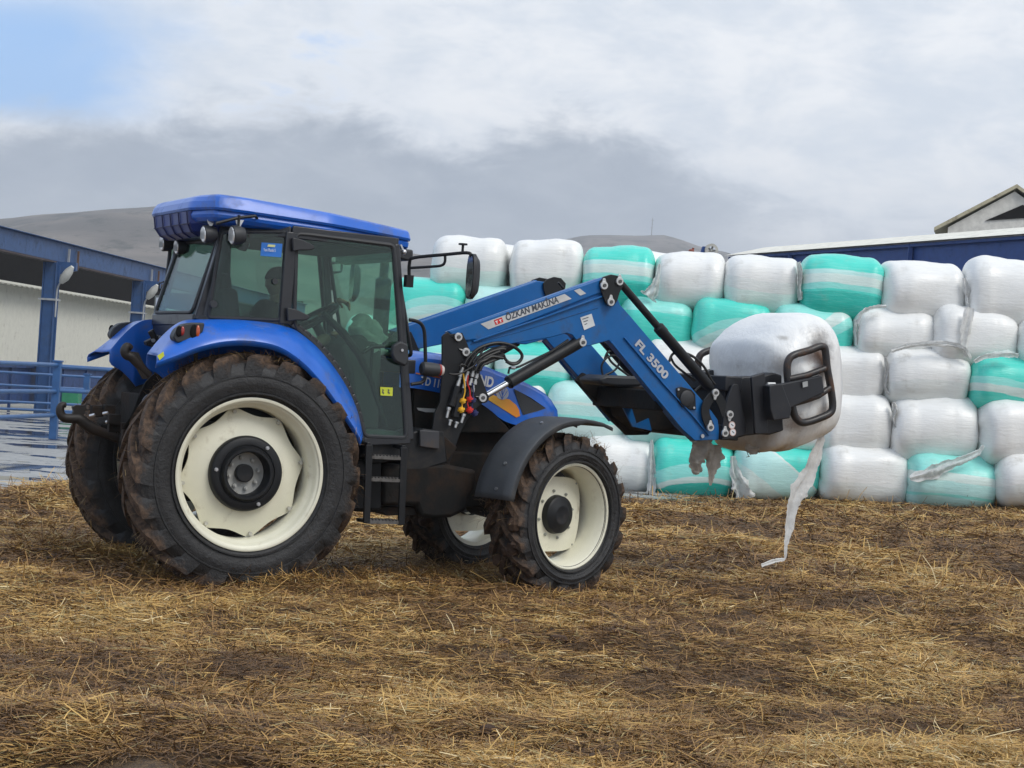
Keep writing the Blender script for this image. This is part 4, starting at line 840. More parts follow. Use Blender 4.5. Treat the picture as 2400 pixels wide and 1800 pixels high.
# front mudguards (dark)
def front_guard(sg):
    R_ = .70; rows = []; prof = []
    for a in np.radians(np.linspace(172, 92, 22)): prof.append(Vector((R_*math.cos(a), 0, R_*math.sin(a)+.02)))
    prof += [Vector((.06, 0, .722)), Vector((.16, 0, .715)), Vector((.26, 0, .700)), Vector((.36, 0, .672))]
    n = len(prof)
    for i, p in enumerate(prof):
        t = i/(n-1); hw = .185; rr = []
        for y, d in ((-1.0, -.05), (-1.0, -.012), (-.93, .0), (-.5, .004), (0, .005), (.5, .004), (.93, 0), (1, -.012), (1, -.05)):
            dd = Vector((p.x, 0, p.z)).normalized() if i < 22 else Vector((.1, 0, 1)); q_ = p + dd*d*(1 if t < .85 else .6); rr.append(Vector((q_.x, y*hw+sg*.03, q_.z)))
        rows.append(rr)
    o = MB().grid(rows).build('front_mudguard', MUDG, None, origin=(0, 0, 0), angle=40); so = o.modifiers.new('thick', 'SOLIDIFY'); so.thickness = .008
    ORG[o.name] = Vector((0, 0, 0)); mb = MB()
    for a in (166, 150, 112):
        a = math.radians(a); d = Vector((math.cos(a), 0, math.sin(a))); p = d*(R_+.006)+Vector((0, sg*.07, .02)); mb.cyl(p, p+d*.008, .013, 10)
    mb.build('bolt', STEEL, o)
    mb = MB(); mb.tube([Vector((-.05, -sg*.16, .1)), Vector((-.12, -sg*.16, .45)), Vector((-.25, -sg*.1, .66))], .02, 8); mb.tube([Vector((0, -sg*.16, .1)), Vector((.02, -sg*.16, .5)), Vector((.05, -sg*.08, .7))], .02, 8); mb.build('bracket', BLACK, o)
    o.parent = tr; kp = Vector((WB, sg*.734, .60)); o.location = kp; o.rotation_euler = (0, 0, STEER); ORG[o.name] = kp
front_guard(-1); front_guard(1)

# ------------------------------------------------------------------ cab
def mir(p): return Vector((p.x, -p.y, p.z))
A_t, A_b = sp('A', 2015, 372, -.69), sp('A', 2098, 1490, -.72); B_t, B_b = sp('A', 1422, 300, -.72), sp('A', 1378, 830, -.72); R_b, R_t = Vector((-.31, -.50, 1.84)), Vector((-.15, -.50, 2.47))
print('A', A_t, A_b, 'B', B_t, B_b)
A_t.z = max(A_t.z, 2.47); B_t.z = 2.49
mb = MB()
def bar(a, b_, w, h, up=(0, 1, 0)): mb.beam(a, b_, w, h, up)
for f in (lambda p: p, mir):
    bar(f(A_t), f(A_b), .055, .05); bar(f(B_t), f(B_b), .085, .05); bar(f(R_t), f(R_b), .05, .06)
    bar(f(B_b), f(R_b), .05, .07, (0, 0, 1)); bar(f(R_t), f(B_t), .05, .08, (0, 0, 1)); bar(f(B_t), f(A_t), .05, .09, (0, 0, 1))
    # door sill following the mudguard
    P = smooth_path([sp('A', x, y, -.72) for x, y in ((1385, 800), (1450, 845), (1560, 935), (1650, 1040), (1740, 1185), (1800, 1330), (1838, 1500))], 3); P = [f(p) for p in P]
    for i in range(len(P)-1): bar(P[i], P[i+1], .05, .045)
    bar(f(sp('A', 1830, 1500, -.72)), f(A_b), .05, .06, (0, 0, 1))
bar(R_t, mir(R_t), .06, .08, (0, 0, 1)); bar(R_b, mir(R_b), .06, .08, (0, 0, 1)); bar(A_t, mir(A_t), .06, .09, (0, 0, 1)); bar(Vector((A_b.x-.02, -.7, 1.62)), Vector((A_b.x-.02, .7, 1.62)), .08, .10, (0, 0, 1))
frame = mb.build('cab_frame', CABG, tr, bevel=.008)
def pane(name, P, mat, rail=.014, rnd=.04, parent=tr, th=.005, frame_mat=PLAST):
    P = round_poly(P, rnd, 5); n = (P[len(P)//3]-P[0]).cross(P[2*len(P)//3]-P[0]).normalized()
    g_ = MB().prism(P, 0, n*th).build(name, mat, parent, smooth=False)
    MB().tube(P, rail, 8, closed=True).build('seal', frame_mat, g_); return g_
# near door
door_o = [(1452, 312), (1520, 316), (2005, 378), (2040, 800), (2078, 1480), (1842, 1470), (1800, 1330), (1745, 1195), (1660, 1060), (1560, 945), (1450, 850), (1438, 800)]
Pd = [sp('A', x, y, -.735) for x, y in door_o]; door = pane('door', Pd, GLASS, .016, .035)
for (x, y, s_) in ((1430, 375, 1), (1400, 775, 1)):
    P = [sp('A', x+a, y+b_, -.755) for a, b_ in ((-10, -42), (45, -30), (115, 5), (118, 22), (95, 32), (30, 32), (-5, 38))]; mb = MB(); mb.prism(round_poly(P, .012), -.03); h_ = mb.build('hinge', PLAST, door, bevel=.006)
mb = MB(); mb.prism(round_poly([sp('A', x, y, -.76) for x, y in ((1990, 950), (2030, 925), (2075, 945), (2080, 1040), (2060, 1070), (2000, 1040), (1982, 1000))], .015), -.05); hd = mb.build('handle', PLAST, door, bevel=.012)
mb = MB(); q = sp('A', 2055, 978, -.812); mb.cyl(q, q+Vector((0, -.008, 0)), .010, 12); mb.build('key_button', STEEL, hd)
mb = MB(); mb.prism([sp('A', x, y, -.742) for x, y in ((1930, 1188), (2002, 1192), (2000, 1240), (1932, 1236))], -.002); ys = mb.build('warning_sticker', YELST, door)
mb = MB()
for dx in (1948, 1980): mb.prism([sp('A', x, y, -.746) for x, y in ((dx-6, 1200), (dx+4, 1205), (dx-2, 1215), (dx+6, 1222), (dx+2, 1230), (dx-8, 1218), (dx-4, 1210))], -.001)
mb.build('pictogram', DARKLET, ys)
# far door, quarter windows, rear, windscreen
fd = pane('door', [mir(p) for p in Pd], GLASS, .016, .035); fd['label'] = 'far side glass door'
Qw = [sp('A', 1025, 300, -.60), sp('A', 1395, 300, -.715), sp('A', 1358, 806, -.73), sp('A', 945, 790, -.55)]
Qw = [Vector((p.x, p.y, p.z)) for p in Qw]; qn = pane('side_window', Qw, GLASSD, .014, .03); pane('side_window', [mir(p) for p in Qw], GLASSD, .014, .03)
mb = MB(); mb.prism([Vector((p.x, p.y-.012, p.z)) for p in (sp('A', 1248, 362, -.68), sp('A', 1367, 370, -.715), sp('A', 1360, 447, -.715), sp('A', 1242, 438, -.68))], -.002); bs = mb.build('dealer_sticker', BLUST, qn)
mb = MB(); mb.prism([Vector((p.x, p.y-.016, p.z)) for p in (sp('A', 1285, 373, -.695), sp('A', 1332, 377, -.70), sp('A', 1335, 390, -.70), sp('A', 1280, 386, -.695))], -.002); mb.build('sticker_badge', simple('pale_yellow', (.6, .6, .25), .5), bs)
a = sp('A', 1258, 412, -.70)+Vector((0, -.018, 0)); lettering('sticker_writing', 'Yeni Plastik Servis', .03, WHITE, bs, a, (sp('A', 1350, 418, -.70)-sp('A', 1258, 412, -.70)), (0, -1, 0), depth=.0005, fit=.30*abs((sp('A', 1350, 418, -.70)-sp('A', 1258, 412, -.70)).length)/.30*1.0)
mb = MB(); q = sp('A', 1322, 585, -.725); mb.cyl(q, q+Vector((0, -.03, 0)), .02, 14); q = sp('A', 973, 714, -.60); mb.cyl(q, q+Vector((0, -.03, 0)), .025, 14); mb.build('window_latch', PLAST, qn)
Rw = [R_b+Vector((-.02, .05, .05)), Vector((R_b.x-.02, .45, R_b.z+.05)), Vector((R_t.x-.03, .45, R_t.z-.06)), R_t+Vector((-.03, .05, -.06))]; rw = pane('rear_window', Rw, GLASSD, .014, .05)
pane('windscreen', [Vector((A_b.x+.0, -.66, 1.70)), Vector((A_b.x+.0, .66, 1.70)), Vector((A_t.x+.02, .64, 2.44)), Vector((A_t.x+.02, -.64, 2.44))], GLASS, .014, .05)
mb = MB()   # dark corner posts between rear and quarter windows
for f in (lambda p: p, mir): mb.prism([f(R_b+Vector((-.02, 0, -.06))), f(R_b+Vector((.05, -.06, -.06))), f(R_t+Vector((.05, -.08, .02))), f(R_t+Vector((-.03, 0, .02)))], 0, Vector((0, .02 if f(R_b).y < 0 else -.02, 0)))
mb.prism([Vector((R_b.x-.02, -.50, 1.80)), Vector((R_b.x-.02, .5, 1.80)), Vector((R_b.x+.02, .5, 1.30)), Vector((R_b.x+.02, -.5, 1.30))], 0, (.03, 0, 0)); mb.build('rear_bulkhead', CABG, tr)
# roof: cap and lower band, octagonal plan
def ring(z, e, xr, xf, zf):
    """plan outline at height z (rear) falling to zf at the front, grown by e"""
    pl = [(xr-e, -.46), (xr+.10, -.74-e), (xr+.30, -.76-e), (.55, -.75-e), (xf-.25, -.66-e), (xf-.03, -.60-e), (xf+e, -.50), (xf+e, .50), (xf-.03, .60+e), (xf-.25, .66+e), (.55, .75+e), (xr+.30, .76+e), (xr+.10, .74+e), (xr-e, .46)]
    P = [Vector((x, y, z+(zf-z)*max(0, (x-xr-.1)/(xf-xr))**1.3)) for x, y in pl]; return round_poly(P, .05, 3)
xr, xf = -.40, 1.235
mb = MB(); rows = [ring(2.59, -.002, xr, xf, 2.515), ring(2.606, .008, xr, xf, 2.53), ring(2.650, -.006, xr, xf, 2.556), ring(2.682, -.022, xr+.01, xf, 2.574), ring(2.697, -.045, xr+.02, xf, 2.585), ring(2.704, -.09, xr+.04, xf-.02, 2.592), ring(2.712, -.3, xr+.12, xf-.1, 2.60)]
mb.grid(rows, True); mb.add(rows[-1], [tuple(range(len(rows[-1])))]); mb.add(rows[0], [tuple(range(len(rows[0])))]); roof = mb.build('roof', BLUE, tr, angle=17)
mb = MB(); rows = [ring(2.588, -.022, xr, xf, 2.513), ring(2.56, -.014, xr, xf, 2.50), ring(2.54, -.022, xr, xf, 2.47), ring(2.515, -.05, xr, xf, 2.455), ring(2.50, -.10, xr+.02, xf-.02, 2.45)]
mb.grid(rows, True); mb.add(rows[-1], [tuple(range(len(rows[-1])))]); mb.add(rows[0], [tuple(range(len(rows[0])))])
mb.build('roof_band', BLUE, roof, angle=17)
mb = MB()   # rear overhang housing with ribs
hs = [Vector((xr+.015, -.44, 2.50)), Vector((xr+.015, .44, 2.50)), Vector((xr+.09, .42, 2.40)), Vector((xr+.09, -.42, 2.40)), Vector((xr+.16, -.66, 2.43)), Vector((xr+.13, -.69, 2.50))]

def hring(z, e, xx): return [Vector((xx, -.45+e, z)), Vector((xx, .45-e, z)), Vector((xx+.10, .50-e, z+.01)), Vector((.0, .50-e, z+.01)), Vector((.0, -.50+e, z+.01)), Vector((xx+.10, -.50+e, z+.01))]
rows = [hring(2.586, .004, xr+.006), hring(2.50, .012, xr+.018), hring(2.45, .05, xr+.05), hring(2.42, .10, xr+.11)]
mb.grid(rows, True); mb.add(rows[-1], [(0, 1, 2, 3, 4, 5)]); hsg = mb.build('rear_housing', simple('navy_plastic', (.020, .040, .20), .4), roof, bevel=.004, angle=12)
mb = MB()
for y in np.linspace(-.40, .40, 5): mb.tube([(xr-.002, y, 2.585), (xr+.012, y, 2.50), (xr+.045, y*.95, 2.448), (xr+.105, y*.9, 2.42)], .005, 6)
mb.tube([Vector((xr+.016, -.44, 2.503)), Vector((xr+.016, .44, 2.503))], .005, 6); mb.build('rib', DKBLUE, hsg)
mb = MB(); mb.prism([Vector((1.10, -.60, 2.462)), Vector((1.235, -.60, 2.462)), Vector((1.235, -.60, 2.40)), Vector((1.20, -.60, 2.375)), Vector((1.10, -.60, 2.39))], 1.2); mb.build('visor', PLAST, roof, bevel=.015)
mb = MB(); mb.box((.52, 0, 2.455), (1.1, 1.3, .05)); mb.build('headliner', CABIN, tr)
# work lamps
def work_lamp(k, x, y, lat, r=.062, br=None, lab=None, dirx=(-1, 0, -.12)):
    c = sp(k, x, y, lat); d = Vector(dirx).normalized(); mb = MB()
    mb.tube([c-d*.002, c-d*.045, c-d*.085, c-d*.095], [r, r*1.0, r*.75, r*.4], 22); lp = mb.build('work_lamp', PLAST, tr)
    mb = MB(); mb.tube([c+d*.001, c+d*.006], [r*.86, r*.80], 22); mb.build('lens', simple('lamp_reflector', (.80, .80, .78), .25, metal=.35), lp)
    mb = MB(); u_ = d.cross(Vector((0, 0, 1))).normalized()
    for t in np.linspace(-.7, .7, 6): mb.beam(c+d*.0075+u_*t*r-Vector((0, 0, r*.5)), c+d*.0075+u_*t*r+Vector((0, 0, r*.5)), .003, .004, d)
    mb.build('lens_ribs', simple('lens_rib', (.35, .36, .36), .3), lp)
    mb = MB(); mb.beam(c-d*.04+Vector((0, 0, r*.9)), c-d*.04+Vector((0, 0, r*.9+.075)), .03, .012, d); mb.build('lamp_bracket', BLACK if br is None else br, lp)
    return lp
work_lamp('b', 632, 503, -.60); work_lamp('b', 938, 515, -.80, r=.068); work_lamp('b', 182, 600, .60, r=.06); work_lamp('b', 338, 640, .30, r=.058)
work_lamp('b', 1100, 600, .0, r=.06, dirx=(1, 0, -.1)); work_lamp('b', 1500, 560, .5, r=.06, dirx=(1, 0, -.1))
mb = MB()
for (x, y, lat) in ((715, 375, -.62), (1020, 380, -.79)):
    mb.prism([sp('b', x+a, y+b_, lat) for a, b_ in ((-45, -32), (45, -30), (5, 38), (-20, 38), (-38, 10))], -.008)
mb.build('zinc_bracket', STEEL, tr)
mb = MB(); mb.tube([sp('b', 768, 385, -.8), sp('b', 1000, 325, -.8), sp('b', 1190, 305, -.78), sp('b', 1210, 330, -.76)], .011, 8); mb.build('lamp_rail', BLACK, tr)
# mirrors
def mirror(sg):
    L_ = -.74; f = (lambda p: p) if sg < 0 else mir; k = 'C'
    lo = -.80; rt_ = sp('C', 380, 400, L_); P1 = [sp('C', 385, 360, -.76), sp('C', 388, 230, -.78), sp('C', 430, 190, -.82), sp('C', 680, 165, -.98), sp('C', 860, 150, -1.08), sp('C', 900, 175, -1.10), sp('C', 912, 240, -1.10), sp('C', 918, 320, -1.10)]
    P2 = [sp('C', 400, 275, -.78), sp('C', 560, 265, -.90), sp('C', 650, 255, -.96), sp('C', 680, 225, -.98), sp('C', 682, 170, -.98)]
    mb = MB(); mb.tube([f(p) for p in smooth_path(P1, 4)], .012, 10); mb.tube([f(p) for p in smooth_path(P2, 4)], .010, 10)
    q1 = f(sp('C', 380, 385, -.765)); mb.box(q1, (.055, .05, .085))
    q2 = sp('C', 826, 145, -1.06); mb.cyl(f(q2), f(q2+Vector((0, 0, .05))), .010, 8); mb.cyl(f(q2+Vector((0, 0, .05))), f(q2+Vector((0, 0, .062))), .032, 10)
    arm = mb.build('mirror_arm', BLACK, tr)
    c = f(sp('C', 890, 345, -1.10)); mb = MB(); rows = []
    nrm = Vector((-.90, (.30 if sg > 0 else -.12), 0)).normalized() if 0 else Vector((-1, 0, 0))
    ax = Vector((0, 1, 0)); ax = Matrix.Rotation(math.radians(-8), 3, 'Z') @ ax; nr = ax.cross(Vector((0, 0, 1)))
    if nr.x > 0: nr = -nr
    H, Wm = .160, .085
    for off, sc_ in ((.0, .90), (.004, 1.0), (-.02, 1.0), (-.05, .75), (-.06, .4)):
        rows.append([c+nr*off+ax*(Wm*sc_*math.copysign(abs(math.cos(a))**.6, math.cos(a)))+Vector((0, 0, H*sc_*math.copysign(abs(math.sin(a))**.75, math.sin(a)))) for a in np.linspace(0, 2*PI, 32, endpoint=False)])
    mb.grid(rows, True); mb.add(rows[-1], [tuple(range(32))]); mb.add(rows[0], [tuple(range(32))]); hs_ = mb.build('mirror', PLAST, arm)
    gl = [c+nr*.0065+ax*(Wm*.88*math.copysign(abs(math.cos(a))**.6, math.cos(a)))+Vector((0, 0, H*.9*math.copysign(abs(math.sin(a))**.75, math.sin(a)))) for a in np.linspace(0, 2*PI, 32, endpoint=False)]
    mb = MB(); mb.prism(gl, 0, nr*.001); g_ = mb.build('mirror_glass', MIRR, arm, smooth=False)
mirror(-1); mirror(1)
# handrail and front indicator near side
mb = MB(); P = [sp('C', x, y, -.78) for x, y in ((385, 705), (430, 712), (480, 735), (508, 790), (516, 900), (520, 1070), (516, 1180), (490, 1220), (440, 1232), (400, 1238))]; mb.tube(smooth_path(P, 4), .013, 10); mb.build('handrail', BLACK, tr)
q = sp('C', 545, 1115, -.80); mb = MB(); mb.tube([q+Vector((-.06, 0, .005)), q+Vector((-.05, 0, .005)), q+Vector((.03, 0, 0)), q+Vector((.075, 0, 0))], [.035, .048, .05, .045], 16); il = mb.build('indicator_lamp', PLAST, tr)
mb = MB(); mb.tube([q+Vector((.075, 0, 0)), q+Vector((.09, 0, 0))], [.046, .044], 16); mb.build('lens', REDL, il); mb = MB(); mb.tube([q+Vector((.09, 0, 0)), q+Vector((.112, 0, 0))], [.044, .034], 16); mb.build('clear_lens', simple('clear_lens', (.5, .45, .42), .15), il)
q = sp('a', 1400, 345, -.66); mb = MB(); mb.ball(q, 1, 10, (.02, .02, .02)); mb.beam(q, q+Vector((-.03, 0, .05)), .012, .012, (0, 1, 0)); mb.build('door_stay', STEEL, tr)
# exhaust stack beyond the windscreen, wiper, licence plate
q = sp('a', 1150, 900, .36); qt = sp('a', 1160, 340, .36); mb = MB(); mb.tube([(q.x, .36, 1.4), (q.x, .36, 1.62), (q.x, .36, 1.66), (q.x, .36, 2.28), (q.x, .36, 2.30), (q.x, .36, 2.42), (q.x+.04, .36, 2.50)], [.05, .05, .062, .062, .035, .035, .035], 16); mb.build('exhaust_stack', BLACK, tr)
mb = MB(); P = [sp('b', x, y, .36) for x, y in ((118, 1170), (215, 1176), (195, 1450), (90, 1445))]; P = [Vector((xr+.02, p.y, p.z)) for p in P]; c0 = sp('b', 155, 1310, .52)
mb.box((c0.x, c0.y, c0.z), (.012, .25, .20)); pl = mb.build('licence_plate', simple('plate_grey', (.17, .18, .15), .6, dirt=.3), tr, bevel=.003)
mb = MB(); mb.box((c0.x-.009, c0.y+.035, c0.z+.03), (.003, .07, .11)); mb.build('plate_sticker', WHITE, pl)
mb = MB(); mb.tube([c0+Vector((.0, -.08, -.03)), c0+Vector((.03, -.14, -.08)), c0+Vector((.08, -.22, -.14))], .012, 8); mb.tube([c0+Vector((0, .05, .13)), c0+Vector((0, .05, .19)), c0+Vector((0, -.06, .20))], .006, 6); mb.build('plate_bracket', BLACK, pl)

# cab interior
mb = MB(); mb.box((.28, 0, 1.42), (.50, .48, .14)); mb.box((.24, 0, 1.34), (.40, .40, .14)); mb.build('seat', SEATM, tr, bevel=.04, seg=3)
mb = MB(); R3 = Matrix.Rotation(math.radians(-10), 3, 'Y'); mb.box((.06, 0, 1.78), (.12, .46, .62), R3); mb.box((.01, 0, 2.12), (.09, .26, .16), R3); mb.build('seat_back', SEATM, tr, bevel=.04, seg=3)
mb = MB(); mb.box((.45, 0, 1.12), (1.5, 1.3, .06)); mb.build('cab_floor', CABIN, tr)
mb = MB(); mb.prism([Vector((-.2, -.5, 1.14)), Vector((-.2, -.5, 1.62)), Vector((.35, -.5, 1.62)), Vector((.55, -.5, 1.48)), Vector((.6, -.5, 1.14))], .2); mb.prism([Vector((-.2, .5, 1.14)), Vector((-.2, .5, 1.62)), Vector((.35, .5, 1.62)), Vector((.55, .5, 1.48)), Vector((.6, .5, 1.14))], -.2); mb.build('side_console', CABIN, tr, bevel=.02)
mb = MB(); mb.prism([Vector((1.0, -.32, 1.14)), Vector((.92, -.32, 1.55)), Vector((.84, -.32, 1.74)), Vector((.98, -.32, 1.84)), Vector((1.16, -.32, 1.76)), Vector((1.18, -.32, 1.14))], .64); mb.build('dashboard', CABIN, tr, bevel=.03)
swc = sp('a', 360, 1110, 0.0); ax = Vector((-.55, 0, .83)).normalized(); u1 = Vector((0, 1, 0)); u2 = ax.cross(u1)
mb = MB(); mb.tube([swc+(u1*math.cos(a)+u2*math.sin(a))*.205 for a in np.linspace(0, 2*PI, 40, endpoint=False)], .016, 10, closed=True)
for a in (.5, 2.6, 4.7): mb.tube([swc-ax*.03, swc+(u1*math.cos(a)+u2*math.sin(a))*.2], .012, 8)
mb.cyl(swc-ax*.05, swc+ax*.01, .045, 16); mb.cyl(swc-ax*.05, swc-ax*.45, .035, 12); mb.build('steering_wheel', PLAST, tr)
mb = MB(); mb.tube([sp('a', x, y, -.62) for x, y in ((470, 1050), (640, 1220), (790, 1370), (900, 1500), (960, 1600))], [.022, .022, .024, .018, .012], 10); mb.tube([sp('A', x, y, -.64) for x, y in ((1600, 760), (1720, 880), (1800, 990), (1870, 1130), (1930, 1310), (1970, 1420))], [.018, .03, .028, .022, .018, .012], 10); mb.build('wiper_arm', BLACK, tr)
for (x, y) in ((.42, -.36), (.50, -.36), (.58, -.34)):
    mb = MB(); mb.cyl((x, y, 1.6), (x+.03, y, 1.76), .007, 8); mb.ball((x+.03, y, 1.77), .02, 10); mb.build('lever', PLAST, tr)
# crumpled clear plastic covers on dash
mb = film_ribbon([sp('a', 780, 1200, -.2), sp('a', 900, 1230, -.25), sp('a', 1050, 1320, -.25), sp('a', 1180, 1420, -.2)], [.14, .26, .30, .16], (0, .5, .9), 61, .30, 11, 5)
mb.build('plastic_cover', film_mat('grey_plastic_sheet', (.42, .47, .43)), tr, angle=180, fix=False)
mb = MB(); P = [sp('a', x, y, -.66) for x, y in ((930, 1500), (1040, 1425), (1240, 1420), (1300, 1440))]; mb.tube(P, .014, 8); mb.tube([P[1], P[1]+Vector((0, 0, -.2))], .012, 8); mb.build('grab_rail', BLACK, tr)

# rear linkage
HK = simple('hook_black', (.018, .014, .012), .55, dirt=.4, dcol=(.05, .03, .02))
def hook(pts, r, lat, name, extra=None):
    P = smooth_path([sp('c', x, y, lat) for x, y in pts], 5); mb = MB(); mb.tube(P, list(np.interp(np.linspace(0, 1, len(P)), np.linspace(0, 1, len(r)), r)), 12); return mb
for lat, dx in ((.40, 0),):
    mb = hook([(95, 885), (60, 885), (42, 920), (50, 970), (85, 1000), (150, 1005), (215, 1010), (280, 1060), (350, 1100), (430, 1130), (560, 1180), (700, 1240)], [.018, .026, .030, .032, .034, .036, .040, .042, .042, .040, .038, .04], .40, 'x')
    P = [Vector((p.x, lat, p.z)) for p in mb.v] if 0 else None
    if lat < 0: mb.v = [Vector((p.x, p.y-.80, p.z)) for p in mb.v]
    mb.prism([Vector((q_.x, lat-.02, q_.z)) for q_ in (sp('c', x, y, .40) for x, y in ((150, 900), (180, 885), (265, 885), (275, 915), (255, 965), (200, 1000), (140, 1000), (160, 940)))], .04)
    q_ = sp('c', 290, 902, .40); mb.tube([Vector((q_.x+.022*math.cos(a), lat, q_.z+.022*math.sin(a))) for a in np.linspace(0, 2*PI, 14, endpoint=False)], .005, 6, closed=True)
    mb.build('lower_link', HK, tr)
mb = hook([(690, 375), (650, 355), (628, 390), (640, 430), (690, 450), (740, 500), (790, 560), (850, 620)], [.020, .030, .034, .034, .036, .036, .03, .03], 0, 'x'); mb.prism([sp('c', x, y, -.02) for x, y in ((690, 400), (750, 410), (760, 430), (800, 510), (840, 560), (880, 650), (800, 650), (740, 540), (690, 470))], .05); mb.build('top_link', HK, tr, bevel=.004)
mb = MB(); mb.prism([sp('c', x, y, .15) for x, y in ((820, 310), (940, 250), (965, 260), (975, 340), (960, 370), (925, 400), (905, 365), (830, 345))], .08); mb.cyl(sp('c', 860, 210, .15), sp('c', 895, 280, .15), .025, 8); mb.build('trailer_coupler', BLACK, tr, bevel=.006)
mb = MB()
for a, b_ in (((880, 300), .15), ((945, 275), .15)): q = sp('c', a[0], a[1], b_); mb.cyl(q+Vector((-.0, -.005, 0)), q+Vector((0, -.018, 0)), .014, 10)
mb.build('bolt', STEEL, tr)
mb = MB()
for k, (pts, lat, r) in enumerate(((((980, 770), (1000, 700), (1040, 620)), -.50, .016), (((785, 1040), (790, 880), (830, 810), (880, 805)), -.55, .014))):
    mb.tube(smooth_path([sp('c', x, y, lat) for x, y in pts], 5), r, 8)
mb.build('grey_hose', simple('grey_hose', (.13, .16, .22), .45), tr)
mb = MB(); rr_ = random.Random(4)
for k in range(5):
    x0 = 760+k*12; mb.tube(smooth_path([sp('c', x0+160, 590+k*12, -.3), sp('c', x0+60, 680+k*10, -.35), sp('c', x0, 800+k*14, -.4), sp('c', x0-60, 960, -.4), sp('c', x0-150, 1100+k*10, -.3)], 5), .010, 6)
for k in range(9): q = Vector((-.55-rr_.random()*.25, -.30+rr_.random()*.6, 1.0+rr_.random()*.2)); mb.box(q, (.08, .06, .07))
mb.beam((-.25, -.4, .95), (-.75, -.4, 1.02), .05, .08); mb.beam((-.25, .4, .95), (-.7, .4, 1.02), .05, .08); mb.box((-.42, 0, 1.05), (.3, .7, .5)); mb.build('hydraulic_block', GRIME, tr, bevel=.01)
mb = MB(); mb.beam((-.45, -.40, .95), (-.55, -.40, .45), .03, .03); mb.box((-.56, -.40, .55), (.04, .04, .12)); mb.beam((-.62, -.42, .52), (-.45, -.42, .52), .02, .02); mb.build('stabiliser', BLACK, tr)
for (x, y) in ((310, 985), (430, 965), (455, 1040), (560, 1125)):
    q = sp('c', x, y, .1); mb = MB(); mb.cyl(q, q+Vector((.03, -.02, .012)), .012, 8); mb.build('coupling', STEEL, tr)
#PART4

# ------------------------------------------------------------------ front loader
ld_ = empty('front_loader', (TX, TY, 0), TH, label='blue twin boom front loader mounted on the tractor, arms raised', cat='loader'); ORG[ld_.name] = Vector((0, 0, 0))
LN = -.555; TK = .085
PIN = simple('zinc_pin', (.58, .58, .57), .38, metal=.7)
def fm(sg): return (lambda p: p) if sg < 0 else mir
def lpin(parent, q, sg, r=.031, up=(0, 0, 1), k=1.0, proud=0.0):
    """collared pin with a keeper ear"""
    q = Vector(q); q.y = -abs(q.y)-proud; f = fm(sg); o = Vector((0, -1, 0)); mb = MB(); mb.cyl(f(q), f(q+o*.018), r*k, 18)
    e = Vector(up).normalized(); mb.prism([f(q+e*r*1.75*k+Vector((.008, 0, 0))), f(q+e*r*1.75*k-Vector((.008, 0, 0))), f(q+e*r*.6-Vector((.02, 0, 0))), f(q+e*r*.6+Vector((.02, 0, 0)))], sg*.012 if sg > 0 else -.012)
    pn = mb.build('pin', PIN, parent, bevel=.002)
    mb = MB(); mb.cyl(f(q+o*.018), f(q+o*.026), r*.45*k, 12); mb.build('pin_bolt', simple('dark_bolt', (.07, .07, .07), .5), parent)
